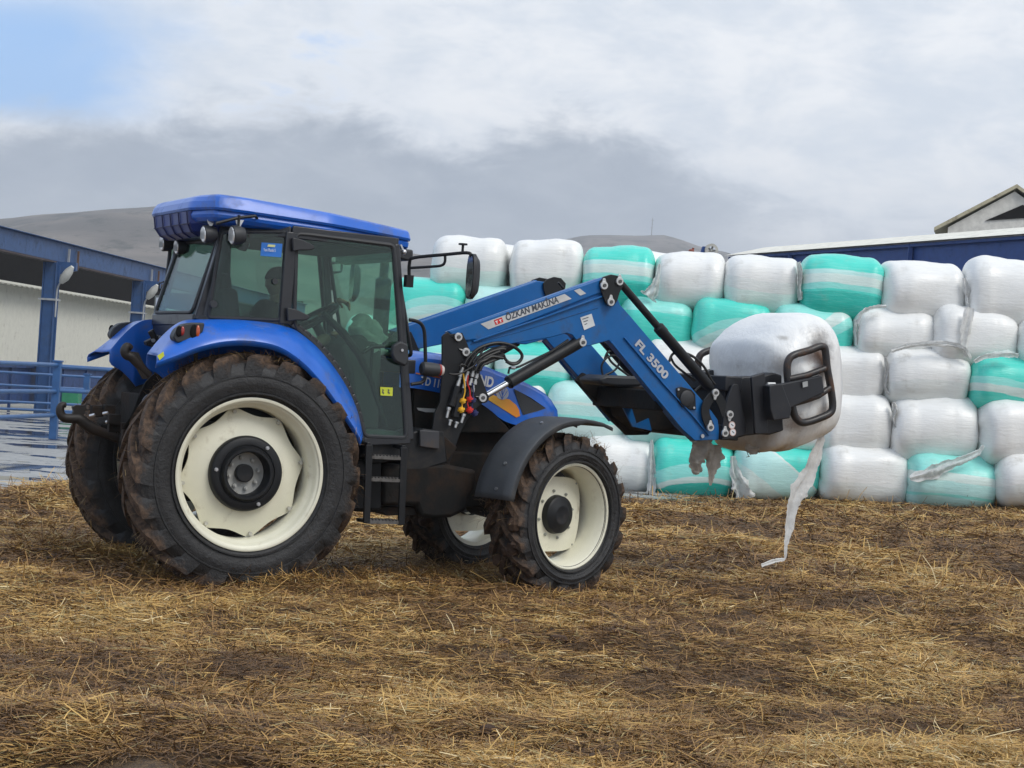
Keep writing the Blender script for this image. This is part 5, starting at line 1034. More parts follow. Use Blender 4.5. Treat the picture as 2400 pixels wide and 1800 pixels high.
def boom(sg):
    f = fm(sg)
    up_ = [('C', 712, 805), ('C', 1040, 690), ('C', 1960, 362), ('E', 240, 112), ('E', 300, 230), ('E', 330, 300), ('E', 400, 378), ('E', 940, 1010), ('E', 1005, 1085), ('E', 1052, 1150), ('E', 1062, 1235), ('E', 1058, 1300), ('E', 880, 1305), ('E', 770, 1205), ('E', 500, 865), ('E', 245, 562), ('E', 90, 605), ('E', 20, 598), ('C', 1775, 880), ('C', 1735, 830), ('C', 1690, 815), ('C', 1560, 850), ('C', 1250, 900), ('C', 890, 972), ('C', 860, 940)]
    P = [f(sp(k, x, y, LN)) for k, x, y in up_]
    bo = MB().prism(P, -sg*TK if sg > 0 else TK).build('boom', BLUEL, ld_, bevel=.006, origin=f(sp('E', 240, 200, LN+.04)))
    # upper tube: raised ridge running along the top, and the lower beam's rib
    def strip(pts, w, proud=.012, mat=BLUEL, nm='boom_rib'):
        P = [sp(k, x, y, LN-.0) for k, x, y in pts]; mb = MB()
        for a, b_ in zip(P[:-1], P[1:]): a = f(a+Vector((0, -proud/2, 0))); b_ = f(b_+Vector((0, -proud/2, 0))); mb.beam(a, b_, proud, w, (0, 1, 0)) if 0 else mb.beam(a, b_, w, proud, (0, 1, 0))
        return mb.build(nm, mat, bo, bevel=.003)
    tp = [sp(k, x, y, LN) for k, x, y in (('C', 700, 798), ('C', 1990, 350), ('C', 2010, 420), ('C', 1990, 478), ('C', 1900, 508), ('C', 960, 880), ('C', 910, 872), ('C', 870, 882), ('C', 760, 870))]
    MB().prism([f(p+Vector((0, -.018, 0))) for p in tp], sg*-.05 if sg > 0 else .05).build('boom_tube', BLUEL, bo, bevel=.014, seg=3)
    strip([('C', 905, 884), ('C', 1500, 680), ('C', 2000, 500)], .012, .026); strip([('C', 890, 905), ('C', 1300, 800), ('C', 1950, 600)], .006, .006)
    strip([('E', 352, 540), ('E', 640, 880), ('E', 860, 1120), ('E', 980, 1265)], .010, .018); strip([('E', 258, 575), ('E', 500, 872), ('E', 780, 1212)], .014, .022)
    # cable cover, round
    q = sp('E', 810, 990, LN-.0); mb = MB(); mb.prism([f(sp('E', x, y, LN-.002)) for x, y in ((738, 915), (775, 905), (850, 925), (880, 960), (885, 1075), (850, 1075), (780, 1055), (748, 1010))], .010 if sg > 0 else -.010); cv = mb.build('cover_plate', BLACK, bo, bevel=.004)
    mb = MB(); mb.tube([f(q+Vector((0, -.01, 0))), f(q+Vector((0, -.028, 0))), f(q+Vector((0, -.034, 0)))], [.062, .062, .050], 24); mb.build('cap', PLAST, cv)
    mb = MB()
    for x, y in ((755, 925), (870, 1060)): a = sp('E', x, y, LN-.01); mb.cyl(f(a), f(a+Vector((0, -.012, 0))), .009, 8)
    mb.build('bolt', STEEL, cv)
    # knee plate
    kp_ = [(172, 165), (172, 125), (200, 92), (255, 74), (310, 84), (345, 125), (342, 160), (318, 205), (298, 270), (270, 308), (235, 308), (212, 285), (190, 225)]
    for l_, th in ((LN-.022, .016), (LN+TK+.006, -.016)):
        kn = MB().prism([f(sp('E', x, y, l_)) for x, y in kp_], -th if sg < 0 else th).build('knee_plate', BLACK, bo, bevel=.003)
    for x, y in ((203, 155), (318, 125), (253, 277)): lpin(bo, sp('E', x, y, LN-.038), sg)
    lpin(bo, sp('E', 45, 577, LN-.004), sg)
    # lift cylinder (under), tilt cylinder (over)
    a, b_ = sp('C', 990, 1348, LN+.03), sp('C', 1800, 885, LN+.03); a, b_ = f(a), f(b_); d = b_-a
    cy = MB().tube([a+d*.255, a+d*.27, a+d*.28, a+d*.99], [.045, .052, .048, .048], 20).build('lift_cylinder', BLACK, bo)
    MB().cyl(a, a+d*.26, .024, 16).build('piston_rod', CHROME, cy); MB().cyl(a+Vector((0, .03, 0)), a-Vector((0, .03, 0)), .04, 16).build('rod_eye', BLACK, cy)
    mb = MB(); f0 = sp('C', 1215, 1100, LN); f1_ = sp('C', 1560, 965, LN); mb.tube([f(sp('C', 1205, 1150, LN)), f(f0), f(f0+Vector((.05, 0, .002))), f(sp('C', 1300, 1090, LN)), f(f1_), f(sp('C', 1700, 870, LN+.02))], .009, 8); mb.build('hose', HOSE, cy)
    MB().cyl(f(f0+Vector((.01, -.0, 0))), f(f0+Vector((.045, 0, .001))), .013, 10).build('hose_fitting', STEEL, cy)
    a, b_ = f(sp('E', 316, 122, LN+.03)), f(sp('E', 1022, 945, LN+.03)); d = b_-a
    cy = MB().tube([a+d*.40, a+d*.41, a+d*.46, a+d*.47, a+d*.93, a+d*.97], [.035, .046, .046, .042, .042, .03], 20).build('tilt_cylinder', BLACK, bo)
    MB().cyl(a, a+d*.41, .029, 16).build('piston_rod', BLACK, cy)
    mb = MB(); mb.tube(smooth_path([f(sp('E', x, y, LN+.05)) for x, y in ((690, 720), (720, 660), (800, 655), (880, 690), (950, 760), (1000, 850), (1030, 890))], 5), .011, 8); mb.build('hose', HOSE, cy); mb = MB(); mb.tube(smooth_path([f(sp('E', x, y, LN+.06)) for x, y in ((700, 680), (730, 740), (800, 800), (880, 860))], 5), .010, 8); mb.build('hose', HOSE, cy)
    # curved links at the tip
    for pts in (((1028, 950), (965, 1030), (955, 1110), (990, 1205)), ((1028, 950), (1075, 1030), (1100, 1100), (1130, 1112))):
        Pm = smooth_path([sp('E', x, y, LN-.02) for x, y in pts], 5); L_ = []; R_ = []
        for i, p in enumerate(Pm):
            t = (Pm[min(i+1, len(Pm)-1)]-Pm[max(i-1, 0)]).normalized(); nn = Vector((-t.z, 0, t.x)); L_.append(f(p+nn*.038)); R_.append(f(p-nn*.038))
        MB().prism(L_+R_[::-1], .014 if sg > 0 else -.014).build('tilt_link', BLACK, bo, bevel=.003)
    for x, y, e in ((1028, 950, (0, 0, -1)), (990, 1205, (0, 0, 1))): lpin(bo, sp('E', x, y, LN-.036), sg, up=e)
    mb = MB()
    q = sp('E', 933, 1270, LN-.006); mb.cyl(f(q), f(q+Vector((0, -.012, 0))), .016, 10); mb.build('bolt', STEEL, bo)
    # mounting bracket on the tractor
    br = [('d', 298, 160), ('d', 318, 135), ('d', 372, 100), ('d', 405, 128), ('d', 560, 108), ('d', 606, 205), ('d', 668, 360), ('d', 700, 480), ('d', 790, 640), ('d', 885, 890), ('d', 890, 960), ('d', 850, 1005), ('d', 770, 1060), ('d', 620, 1240), ('d', 540, 1400), ('D', 800, 570), ('D', 620, 580), ('d', 180, 1300), ('d', 200, 1150), ('d', 270, 1000), ('d', 298, 620)]
    MB().prism([f(sp(k, x, y, LN-.006)) for k, x, y in br], .018 if sg > 0 else -.018).build('loader_bracket', BLACK, ld_, bevel=.004)
    MB().prism([f(sp(k, x, y, LN+TK+.012)) for k, x, y in br], .016 if sg > 0 else -.016).build('loader_bracket', BLACK, ld_, bevel=.004)
    brk = ld_
    lpin(brk, sp('d', 513, 165, LN-.026), sg, up=(-1, 0, 0)); lpin(brk, sp('d', 613, 360, LN-.026), sg, up=(-1, 0, .4)); lpin(brk, sp('d', 828, 952, LN-.026), sg, up=(-1, 0, .15))
    mb = MB(); a = sp('D', 800, 570, -.5); mb.prism([f(sp('D', x, y, -.52)) for x, y in ((730, 560), (820, 575), (1010, 600), (1000, 760), (800, 900), (650, 830))], .10 if sg > 0 else -.10) if 0 else mb.beam(f(Vector((1.55, -.55, .95))), f(Vector((1.55, -.15, .80))), .22, .22); mb.beam(f(Vector((1.62, -.54, 1.1))), f(Vector((1.45, -.54, .85))), .16, .14, (0, 1, 0)); mb.build('mount_leg', GRIME, ld_, bevel=.01)
    return bo
near = boom(-1); far = boom(1)
# badges on the near boom
def plate(pts, k, mat, nm, lat, th=.0015, parent=near): return MB().prism([sp(k, x, y, lat) for x, y in pts], -th).build(nm, mat, parent, smooth=False)
bd1 = plate([(975, 738), (1670, 490), (1728, 530), (1040, 783)], 'C', SILV, 'name_badge', LN-.0195)
plate([(1748, 462), (1796, 445), (1848, 486), (1800, 504)], 'C', SILV, 'badge_stripe', LN-.0195)
rb_ = plate([(1085, 708), (1150, 684), (1165, 722), (1100, 748)], 'C', RED, 'badge_logo', LN-.0215)
mb = MB()
for x0, y0 in ((1097, 716), (1128, 705)): mb.prism([sp('C', x0+a, y0+b_, LN-.0235) for a, b_ in ((0, 0), (18, -6), (20, 0), (14, 2), (20, 20), (13, 22), (8, 5), (2, 8))], -.001)
mb.build('logo_mark', WHITE, bd1, smooth=False)
a, b_ = sp('C', 1188, 712, LN-.0215), sp('C', 1622, 560, LN-.0215)
lettering('lettering', 'ÖZKAN MAKİNA', .068, DARKLET, bd1, a, b_-a, (0, -1, 0), bold=.0019, shear=.10, fit=(b_-a).length, depth=.0008)
ws = plate([(1800, 686), (1893, 654), (1922, 752), (1832, 790)], 'C', simple('white_label', (.60, .62, .63), .5), 'serial_label', LN-.003)
mb = MB()
for k in range(3): a = sp('C', 1818+k*9, 700+k*22, LN-.0055); b_ = sp('C', 1868-k*14+k*9, 683+k*22+k*4, LN-.0055); mb.beam(a, b_, .006, .001, (0, 1, 0))
mb.build('label_print', DARKLET, ws)
a, b_ = sp('E', 432, 590, LN-.004), sp('E', 655, 850, LN-.004)
lettering('lettering', 'FL 3500', .085, simple('plate_letters', (.46, .47, .50), .4), near, a, b_-a, (0, -1, 0), bold=.003, fit=(b_-a).length*1.0, depth=.0015)
mb = MB(); mb.tube([sp('C', 1618, 395, -.30), sp('C', 1670, 455, -.30)], .009, 8); mb.build('level_rod', BLACK, ld_)
# cross tube between the lower booms and clutter
xa = sp('E', 470, 1000, 0); mb = MB()
ct = sp('E', 640, 1010, -.47); mb.beam((ct.x, -.50, ct.z), (ct.x, .50, ct.z), .16, .16); mb.build('cross_tube', GRIME, ld_, bevel=.012)
mb = MB(); mb.prism([sp('E', x, y, 0.0) for x, y in ((165, 850), (230, 820), (470, 830), (520, 870), (470, 905), (300, 905), (190, 890))], .34); mb.build('valve_guard', PLAST, ld_, bevel=.02)
mb = MB(); mb.prism([sp('E', x, y, .15) for x, y in ((300, 905), (560, 900), (720, 1080), (740, 1180), (740, 1215), (610, 1235), (560, 1220), (520, 1240), (380, 1130), (340, 1000))], .25); mb.prism([sp('E', x, y, .42) for x, y in ((0, 860), (60, 800), (200, 900), (560, 1230), (540, 1262), (380, 1265))], .05); mb.build('loader_underside', GRIME, ld_, bevel=.01)
mb = MB(); mb.prism([sp('E', x, y, .12) for x, y in ((350, 1060), (410, 1055), (450, 1180), (540, 1140), (560, 1230), (420, 1200))], .02); mb.build('stay', BLUEL, ld_)
MB().tube(smooth_path([sp('E', x, y, .35) for x, y in ((200, 830), (190, 750), (230, 690), (290, 675), (320, 720), (290, 780), (215, 820))], 5), .009, 8).build('hose', HOSE, ld_)
MB().tube(smooth_path([sp('E', x, y, .35) for x, y in ((200, 570), (270, 630), (330, 700), (400, 790), (440, 860))], 5), .012, 8).build('hose', HOSE, ld_); MB().tube(smooth_path([sp('E', x, y, .3) for x, y in ((230, 565), (300, 640), (350, 690), (400, 740), (450, 800))], 5), .012, 8).build('hose', HOSE, ld_)
MB().tube(smooth_path([sp('E', x, y, -.2) for x, y in ((880, 940), (930, 900), (1000, 900), (1060, 870), (1110, 850))], 5), .012, 8).build('hose', HOSE, ld_)

# hose bundle at the bracket with quick couplers
hr = random.Random(9); hp = [[(640, 560), (690, 470), (800, 340), (930, 270), (1080, 255), (1230, 290), (1330, 370), (1340, 440), (1280, 500), (1190, 500), (1130, 450), (1110, 400)],
      [(590, 560), (640, 450), (760, 330), (900, 265), (1050, 240), (1200, 270), (1300, 330), (1350, 410), (1310, 490), (1220, 520), (1140, 480)],
      [(700, 600), (740, 500), (830, 420), (960, 350), (1080, 320), (1130, 330)], [(780, 640), (800, 540), (850, 450), (940, 400), (1060, 350)],
      [(560, 570), (545, 540), (570, 520), (620, 540)], [(400, 640), (450, 650), (540, 640), (640, 590), (740, 520), (800, 400), (870, 300)],
      [(1080, 430), (1000, 460), (900, 500), (840, 530), (800, 600)], [(1100, 440), (960, 420), (880, 460), (800, 500), (740, 600)]]
for k, pts in enumerate(hp): MB().tube(smooth_path([sp('d', x, y, -.60-.012*k) for x, y in pts], 6), .0115 if k not in (4, 5) else .007, 8).build('hose', HOSE, ld_)
mb = MB(); mb.tube(smooth_path([sp('d', x, y, -.58) for x, y in ((860, 500), (960, 440), (1070, 400), (1100, 380))], 5), [.012]+[.026]*14+[.02], 10); mb.build('hose_sleeve', HOSE, ld_)
for k, (x0, y0, x1, y1) in enumerate(((580, 560, 540, 680), (545, 690, 510, 800), (650, 610, 610, 740), (610, 750, 590, 830), (715, 600, 700, 680), (695, 700, 670, 790), (770, 630, 750, 700), (745, 710, 735, 780), (715, 790, 705, 880))):
    a = sp('d', x0, y0, -.61); b_ = sp('d', x1, y1, -.61); MB().tube([a, a*.6+b_*.4, a*.58+b_*.42, b_], [.011, .011, .015, .014], 10).build('coupler', PIN, ld_)
for col, nm, pts in ((YEL, 'dust_cap', ((585, 640), (600, 760), (605, 880), (575, 990), (570, 1060), (555, 1105))), (RED, 'dust_cap', ((650, 660), (640, 760), (670, 860), (668, 970), (640, 1020), (665, 1110))), (DKBLUE, 'dust_cap', ((700, 760), (715, 880), (705, 980), (700, 1090), (730, 1150)))):
    P = smooth_path([sp('d', x, y, -.625) for x, y in pts], 5); o = MB().tube(P, .0055, 6).build(nm, col, ld_); mb = MB()
    for q, rr_ in ((P[-11], .019), (P[-1], .020)): mb.cyl(q+Vector((-.008, 0, .018)), q+Vector((.008, 0, -.018)), rr_, 12); mb.cyl(q+Vector((-.002, 0, .006)), q+Vector((.002, 0, -.006)), rr_*1.5, 12)
    mb.build('cap_body', col, o)
for k, (x0, y0, x1, y1, w) in enumerate(((505, 800, 430, 1060, .030), (600, 830, 500, 1150, .026), (665, 860, 600, 1120, .026), (540, 900, 480, 1200, .03))):
    a = sp('d', x0, y0, -.60); b_ = sp('d', x1, y1, -.60); MB().tube([a, b_], w, 10).build('valve_tube', BLACK, ld_)
for k, (x0, y0, x1, y1) in enumerate(((400, 1075, 370, 1210), (420, 1235, 405, 1310), (505, 1265, 480, 1340), (595, 1160, 560, 1275))):
    a = sp('d', x0, y0, -.615); b_ = sp('d', x1, y1, -.615); MB().tube([a, a*.75+b_*.25, a*.7+b_*.3, b_], [.016, .016, .011, .010], 10).build('coupler', PIN, ld_)

# ------------------------------------------------------------------ bale clamp
cl_ = empty('bale_clamp', (TX, TY, 0), TH, label='black bale clamp with tubular loop arms squeezing the white bale', cat='bale clamp'); ORG[cl_.name] = Vector((0, 0, 0))
CLB = simple('clamp_black', (.009, .010, .014), .48, dirt=.15, dcol=(.05, .045, .04)); RUSTY = simple('rubbed_tube', (.020, .019, .020), .38, dirt=.35, dcol=(.10, .045, .02), dscale=7)
for sg in (-1, 1):
    f = fm(sg); l_ = -.56
    MB().prism([f(sp('e', x, y, l_)) for x, y in ((760, 620), (790, 600), (830, 610), (860, 740), (880, 900), (930, 1100), (930, 1190), (760, 1240), (640, 1262), (640, 1180), (660, 1000), (700, 800))], .03 if sg > 0 else -.03).build('hook_plate', CLB, cl_, bevel=.004)
    lpin(cl_, sp('e', 750, 962, l_-.03), sg, up=(0, 0, -1)); lpin(cl_, sp('e', 692, 1180, l_-.03), sg, up=(0, 0, 1))
    for x, y in ((780, 1088), (790, 1172)):
        q = sp('e', x, y, l_-.03); mb = MB(); mb.cyl(f(q), f(q+Vector((0, -.004, 0))), .030, 20); dsk = mb.build('warning_disc', simple('pale_pink_disc', (.62, .45, .40), .5), cl_)
        mb = MB(); mb.cyl(f(q+Vector((0, -.004, 0))), f(q+Vector((0, -.005, 0))), .023, 20); mb.build('disc_face', WHITE, dsk); mb = MB(); mb.beam(f(q+Vector((-.01, -.0065, .008))), f(q+Vector((.012, -.0065, -.006))), .006, .001, (0, 1, 0)); mb.build('disc_mark', DARKLET, dsk)
    MB().prism([f(sp('e', x, y, -.36)) for x, y in ((690, 600), (715, 545), (790, 508), (900, 505), (985, 508), (1140, 465), (1305, 512), (1318, 590), (1350, 700), (1385, 870), (1390, 1010), (1330, 1080), (1260, 1140), (1100, 1190), (980, 1185), (820, 1200), (640, 1250), (680, 900))], .16 if sg > 0 else -.16).build('carriage_end', CLB, cl_, bevel=.012)
    MB().prism([f(sp('e', x, y, -.66)) for x, y in ((990, 520), (1145, 470), (1180, 1000), (1180, 1180), (1100, 1192), (1030, 1185), (1010, 800))], .03 if sg > 0 else -.03).build('pivot_cheek', CLB, cl_, bevel=.006)
    pv = sp('e', 1150, 560, -.66); MB().prism([f(sp('e', x, y, -.68)) for x, y in ((1140, 620), (1200, 600), (1290, 600), (1400, 890), (1380, 1000), (1190, 1030), (1150, 900))], .10 if sg > 0 else -.10).build('arm_knuckle', CLB, cl_, bevel=.008)
    arm = MB().prism([f(p) for p in (sp('e', 1200, 612, -.70), sp('e', 1350, 596, -.70), sp('e', 1800, 502, -.665), sp('e', 1830, 700, -.665), sp('e', 1380, 905, -.70), sp('e', 1190, 950, -.70))], .05 if sg > 0 else -.05).build('clamp_arm', CLB, cl_, bevel=.008)
    mb = MB(); mb.prism([f(sp('e', x, y, -.752)) for x, y in ((1612, 582), (1672, 568), (1676, 630), (1618, 645))], .002 if sg > 0 else -.002); mb.build('arm_sticker', simple('grey_sticker', (.33, .34, .34), .5), arm)
    lp = [(1560, 245), (1700, 205), (1800, 165), (1850, 165), (1880, 200), (1905, 420), (1945, 650), (1968, 860), (1930, 950), (1800, 1010), (1700, 1045), (1610, 1058), (1550, 1020), (1508, 940), (1470, 720), (1440, 560), (1432, 400), (1450, 320), (1490, 275)]
    loop = MB().tube(smooth_path([f(sp('e', x, y, -.655)) for x, y in lp], 5, True), .031, 14, closed=True).build('clamp_loop', RUSTY, cl_)
    for pts in (((1450, 545), (1660, 500), (1880, 420)), ((1440, 850), (1660, 790), (1800, 740), (1935, 650))):
        MB().tube([f(sp('e', x, y, -.665)) for x, y in pts], .026, 12).build('loop_bar', RUSTY, cl_)
b0, b1 = sp('e', 620, 500, -.5), sp('e', 1000, 505, -.5)
mb = MB(); mb.box((b0.x+.12, 0, b0.z-.06), (.16, 1.1, .12)); mb.box((b0.x+.12, 0, b0.z-.45), (.16, 1.1, .12)); mb.box((b0.x+.10, 0, b0.z-.25), (.06, 1.0, .35)); mb.build('cross_beam', CLB, cl_, bevel=.01)
mb = MB(); q = sp('e', 1245, 605, -.71); mb.cyl(q+Vector((-.035, 0, 0)), q+Vector((.035, 0, .004)), .012, 10); mb.build('grease_pin', simple('white_pin', (.7, .7, .68), .4), cl_)

# ------------------------------------------------------------------ clamped bale
out = [('E', 985, 800), ('E', 977, 700), ('E', 985, 610), ('E', 1015, 555), ('E', 1090, 505), ('E', 1180, 455), ('E', 1300, 408), ('E', 1430, 372), ('E', 1560, 357), ('E', 1700, 362), ('E', 1810, 385), ('E', 1880, 430), ('E', 1925, 510), ('E', 1950, 640), ('E', 1965, 800), ('E', 1970, 980), ('E', 1955, 1150), ('E', 1915, 1235), ('E', 1830, 1280), ('E', 1650, 1315), ('E', 1400, 1355), ('E', 1290, 1368), ('E', 1230, 1350), ('E', 1080, 1362), ('E', 1010, 1330), ('E', 985, 1200), ('E', 980, 1000)]
OP = smooth_path([sp(k, x, y, .42-.80*min(1, max(0, (x-980)/900))) for k, x, y in out], 4, True)
OP = [Vector((p.x, 0, p.z)) for p in OP]; cc = Vector((sum(p.x for p in OP)/len(OP), 0, sum(p.z for p in OP)/len(OP)))
rows = []; NY = 26
for i in range(NY+1):
    s_ = -math.cos(PI*i/NY); s_ = math.copysign(abs(s_)**.7, s_); k = max(0, 1-abs(s_)**4.5)**(1/2.8); row = []
    for j, p in enumerate(OP):
        a = 2*PI*j/len(OP); kk = k*(1+.004*math.sin(5*a+s_*3)+.003*math.sin(9*a-s_*5)+.002*math.sin(23*a+s_*11)); d = p-cc
        bul = 1-.06*(abs(math.sin(a*2+s_)))*(1-abs(s_)); row.append(Vector((cc.x+d.x*kk, s_*.60*(1+.02*math.sin(3*a)), cc.z+d.z*kk)))
    rows.append(row)
mb = MB().grid(rows, True); mb.add(rows[0], [tuple(range(len(OP)))]); mb.add(rows[-1], [tuple(range(len(OP)))])
m, q_, b, o_ = new_mat('clamped_bale_film'); tcn = q_.n('ShaderNodeTexCoord').outputs['Object']; s3 = q_.n('ShaderNodeSeparateXYZ'); q_.l(tcn, s3.inputs[0])
base = q_.mix(q_.ss(q_.noise(q_.mapv(tcn, (3, 1, 1)), 2.5, 5, .6), .35, .7), (.83, .83, .81), (.74, .745, .74))
low = q_.ss(q_.math('SUBTRACT', q_.math('MULTIPLY', q_.math('SUBTRACT', q_.noise(tcn, 5, 7, .7), .5), .5), s3.outputs[2]), .36, .62)
base = q_.mix(q_.math('MULTIPLY', low, .55), base, (.40, .29, .19))
sp1 = q_.ss(q_.noise(tcn, 16, 6, .75), .66, .73); base = q_.mix(q_.math('MULTIPLY', sp1, .55), base, (.18, .13, .09))
def blob(cx, cz, r, amt, col, base, sy=1.0):
    dx = q_.math('SUBTRACT', s3.outputs[0], cx); dz = q_.math('DIVIDE', q_.math('SUBTRACT', s3.outputs[2], cz), sy)
    dd = q_.math('SQRT', q_.math('ADD', q_.math('MULTIPLY', dx, dx), q_.math('MULTIPLY', dz, dz))); dd = q_.math('ADD', dd, q_.math('MULTIPLY', q_.math('SUBTRACT', q_.noise(tcn, 11, 7, .75), .5), r*1.3))
    near_ = q_.math('LESS_THAN', s3.outputs[1], 0)
    return q_.mix(q_.math('MULTIPLY', q_.math('MULTIPLY', q_.math('SUBTRACT', 1, q_.ss(dd, r*.15, r)), amt), near_), base, col)
def rel(k, x, y, lat=-.6): p = sp(k, x, y, lat); return p.x-cc.x, p.z-cc.z
for (x, y, r, amt, col, sy) in ((1850, 150, .17, .8, (.05, .04, .035), 1.2), (1790, 290, .16, .6, (.28, .12, .05), .5), (1840, 400, .12, .7, (.20, .10, .05), 1.2), (1560, 1060, .14, .75, (.10, .05, .03), .8), (1420, 420, .10, .5, (.16, .12, .09), 1.6), (1900, 940, .14, .5, (.20, .12, .07), .8), (1500, 60, .05, .5, (.2, .17, .13), .6)):
    cx, cz = rel('e', x, y); base = blob(cx, cz, r, amt, col, base, sy)
q_.l(base, b.inputs['Base Color']); b.inputs['Roughness'].default_value = .28
bp = q_.n('ShaderNodeBump'); bp.inputs['Strength'].default_value = .3; bp.inputs['Distance'].default_value = .02; q_.l(q_.math('ADD', q_.noise(q_.mapv(tcn, (5, 2, 1)), 4, 6, .6, .4), q_.math('MULTIPLY', q_.math('POWER', q_.math('SUBTRACT', 1.0, q_.math('ABSOLUTE', q_.math('SUBTRACT', q_.math('MULTIPLY', q_.noise(q_.mapv(tcn, (2.2, 2, 1.2)), 2.6, 5, .62, 1.4), 2.0), 1.0))), 8.0), .22)), bp.inputs['Height']); q_.l(bp.outputs[0], b.inputs['Normal'])
hbv = mb.build('clamped_bale', m, None, origin=cc); hbv.location = t2w(cc); hbv.rotation_euler = (0, 0, TH); ORG[hbv.name] = cc
props(hbv, 'smeared white wrapped bale held off the ground in the black clamp', 'bale')
def hang(pts, k, lat, widths, seed, mat, wd=(1, 0, 0), crump=.3, nm='hanging_film', nw=9):
    film_ribbon([sp(k, x, y, l) for (x, y), l in zip(pts, lat if isinstance(lat, (list, tuple)) else [lat]*len(pts))], widths, wd, seed, crump, nw, 8).build(nm, mat, hbv, angle=180, fix=False)
hang([(1262, 140), (1240, 215), (1200, 320), (1150, 400), (1122, 480), (1105, 590), (1090, 660), (1086, 720), (1060, 728), (1030, 735), (975, 755)], 'H', -.35, [.05, .10, .12, .17, .13, .08, .035, .02, .03, .035, .03], 71, FILM, crump=.16)
hang([(690, 150), (690, 200), (668, 260), (668, 290), (680, 322)], 'H', -.35, [.24, .22, .17, .10, .06], 72, FILMD, crump=.35)
hang([(745, 190), (748, 250), (740, 310), (733, 378)], 'H', -.32, [.16, .15, .09, .02], 73, FILMD, crump=.3)
hang([(900, 195), (915, 205), (940, 212), (965, 205)], 'H', -.30, [.05, .09, .07, .03], 74, FILMD, (0, .2, 1), .5)
mb = MB()
for (x, y, dx, dy) in ((955, 208, 10, 16), (905, 215, 12, 28), (918, 240, -14, 4), (1010, 200, 4, 12)): mb.tube([sp('H', x, y, -.3), sp('H', x+dx*.5, y+dy*.6, -.3), sp('H', x+dx, y+dy, -.3)], .003, 5)
mb.build('hay_wisp', simple('hay_wisp', (.12, .09, .05), .9), hbv)
mb = MB()
# ------------------------------------------------------------------ driver
SKIN = simple('skin', (.42, .24, .16), .6); SHIRT = simple('brown_jacket', (.11, .075, .055), .85); JEANS = simple('jeans', (.12, .20, .30), .8); HAIR = simple('dark_hair', (.02, .015, .012), .8); BOOT = simple('boot', (.02, .018, .016), .7)
dr = empty('person', (TX+.4*CT, TY+.4*ST, 1.49), TH, label='driver in a brown jacket and jeans sitting in the cab, arm raised', cat='person'); ORG[dr.name] = Vector((.4, 0, 1.49))
def skinned(name, V, E_, R_, mat, parent, sub=2, root=0):
    og = ORG[parent.name]; me = bpy.data.meshes.new(name); me.from_pydata([tuple(Vector(v)-og) for v in V], E_, []); o = bpy.data.objects.new(name, me); COL.objects.link(o)
    o.modifiers.new('skin', 'SKIN'); sv = me.skin_vertices[0].data
    for i, r in enumerate(R_): sv[i].radius = (r, r) if not isinstance(r, tuple) else r
    sv[root].use_root = True; s_ = o.modifiers.new('sub', 'SUBSURF'); s_.levels = sub; s_.render_levels = sub
    me.materials.append(mat); o.parent = parent; ORG[o.name] = og
    bpy.context.view_layer.update(); dg = bpy.context.evaluated_depsgraph_get(); m2 = bpy.data.meshes.new_from_object(o.evaluated_get(dg)); o.modifiers.clear(); o.data = m2
    m2.polygons.foreach_set('use_smooth', [True]*len(m2.polygons)); return o
hd_ = Vector((.44, 0, 2.16))
hand = sp('a', 690, 905, .42)
V = [(.34, 0, 1.52), (.33, 0, 1.70), (.35, 0, 1.86), (.37, 0, 1.95), (.40, 0, 2.03), (.38, .19, 1.93), (.38, -.19, 1.93), (.58, .27, 1.76), (.62, -.24, 1.70), tuple(hand+Vector((-.09, -.01, -.06))), (.80, -.16, 1.80)]
E_ = [(0, 1), (1, 2), (2, 3), (3, 4), (3, 5), (3, 6), (5, 7), (7, 9), (6, 8), (8, 10)]
skinned('jacket', V, E_, [(.15, .12), (.15, .12), (.16, .12), (.12, .10), .060, .075, .075, .055, .055, .042, .042], SHIRT, dr)
V = [(.34, 0, 1.50), (.38, .09, 1.50), (.38, -.09, 1.50), (.80, .15, 1.55), (.80, -.15, 1.55), (.90, .14, 1.20), (.90, -.14, 1.20)]
skinned('trousers', V, [(0, 1), (0, 2), (1, 3), (2, 4), (3, 5), (4, 6)], [.13, .10, .10, .07, .07, .05, .05], JEANS, dr)
for s_ in (-1, 1): skinned('shoe', [(.88, .14*s_, 1.19), (.95, .14*s_, 1.17), (1.03, .14*s_, 1.17)], [(0, 1), (1, 2)], [.05, .045, .035], BOOT, dr)
# head: lathe-free sculpt from rings
rows = []
for i in range(19):
    t = i/18; z = (t-.5)*.235; r = math.sqrt(max(0, 1-(2*t-1)**2))**.85; row = []
    for j in range(24):
        a = 2*PI*j/24; x = math.cos(a)*.098*r; y = math.sin(a)*.078*r
        if z < -.03: x = x*(1-.15*(-.03-z)/.09)+.008; y *= (1-.32*(-.03-z)/.09)
        if math.cos(a) > .80 and -.045 < z < .018: x += .020*math.exp(-((z+.020)/.018)**2)*max(0, 1-abs(math.sin(a))*5)
        if math.cos(a) > .6 and abs(z-.012) < .02: x -= .008*math.exp(-((abs(math.sin(a))-.38)/.15)**2)
        row.append(hd_+Vector((x, y, z)))
    rows.append(row)
hd = MB().grid(rows, True).build('head', SKIN, dr, angle=180)
MB().tube([hd_+Vector((-.01, 0, -.14)), hd_+Vector((0, 0, -.07))], [.052, .048], 16).build('neck', SKIN, hd)
for s_ in (-1, 1):
    MB().ball(hd_+Vector((-.005, s_*.078, 0)), 1, 12, (.018, .009, .030)).build('ear', SKIN, hd)
    MB().ball(hd_+Vector((.082, s_*.030, .014)), .011, 10).build('eye', simple('eye', (.5, .48, .45), .2), hd)
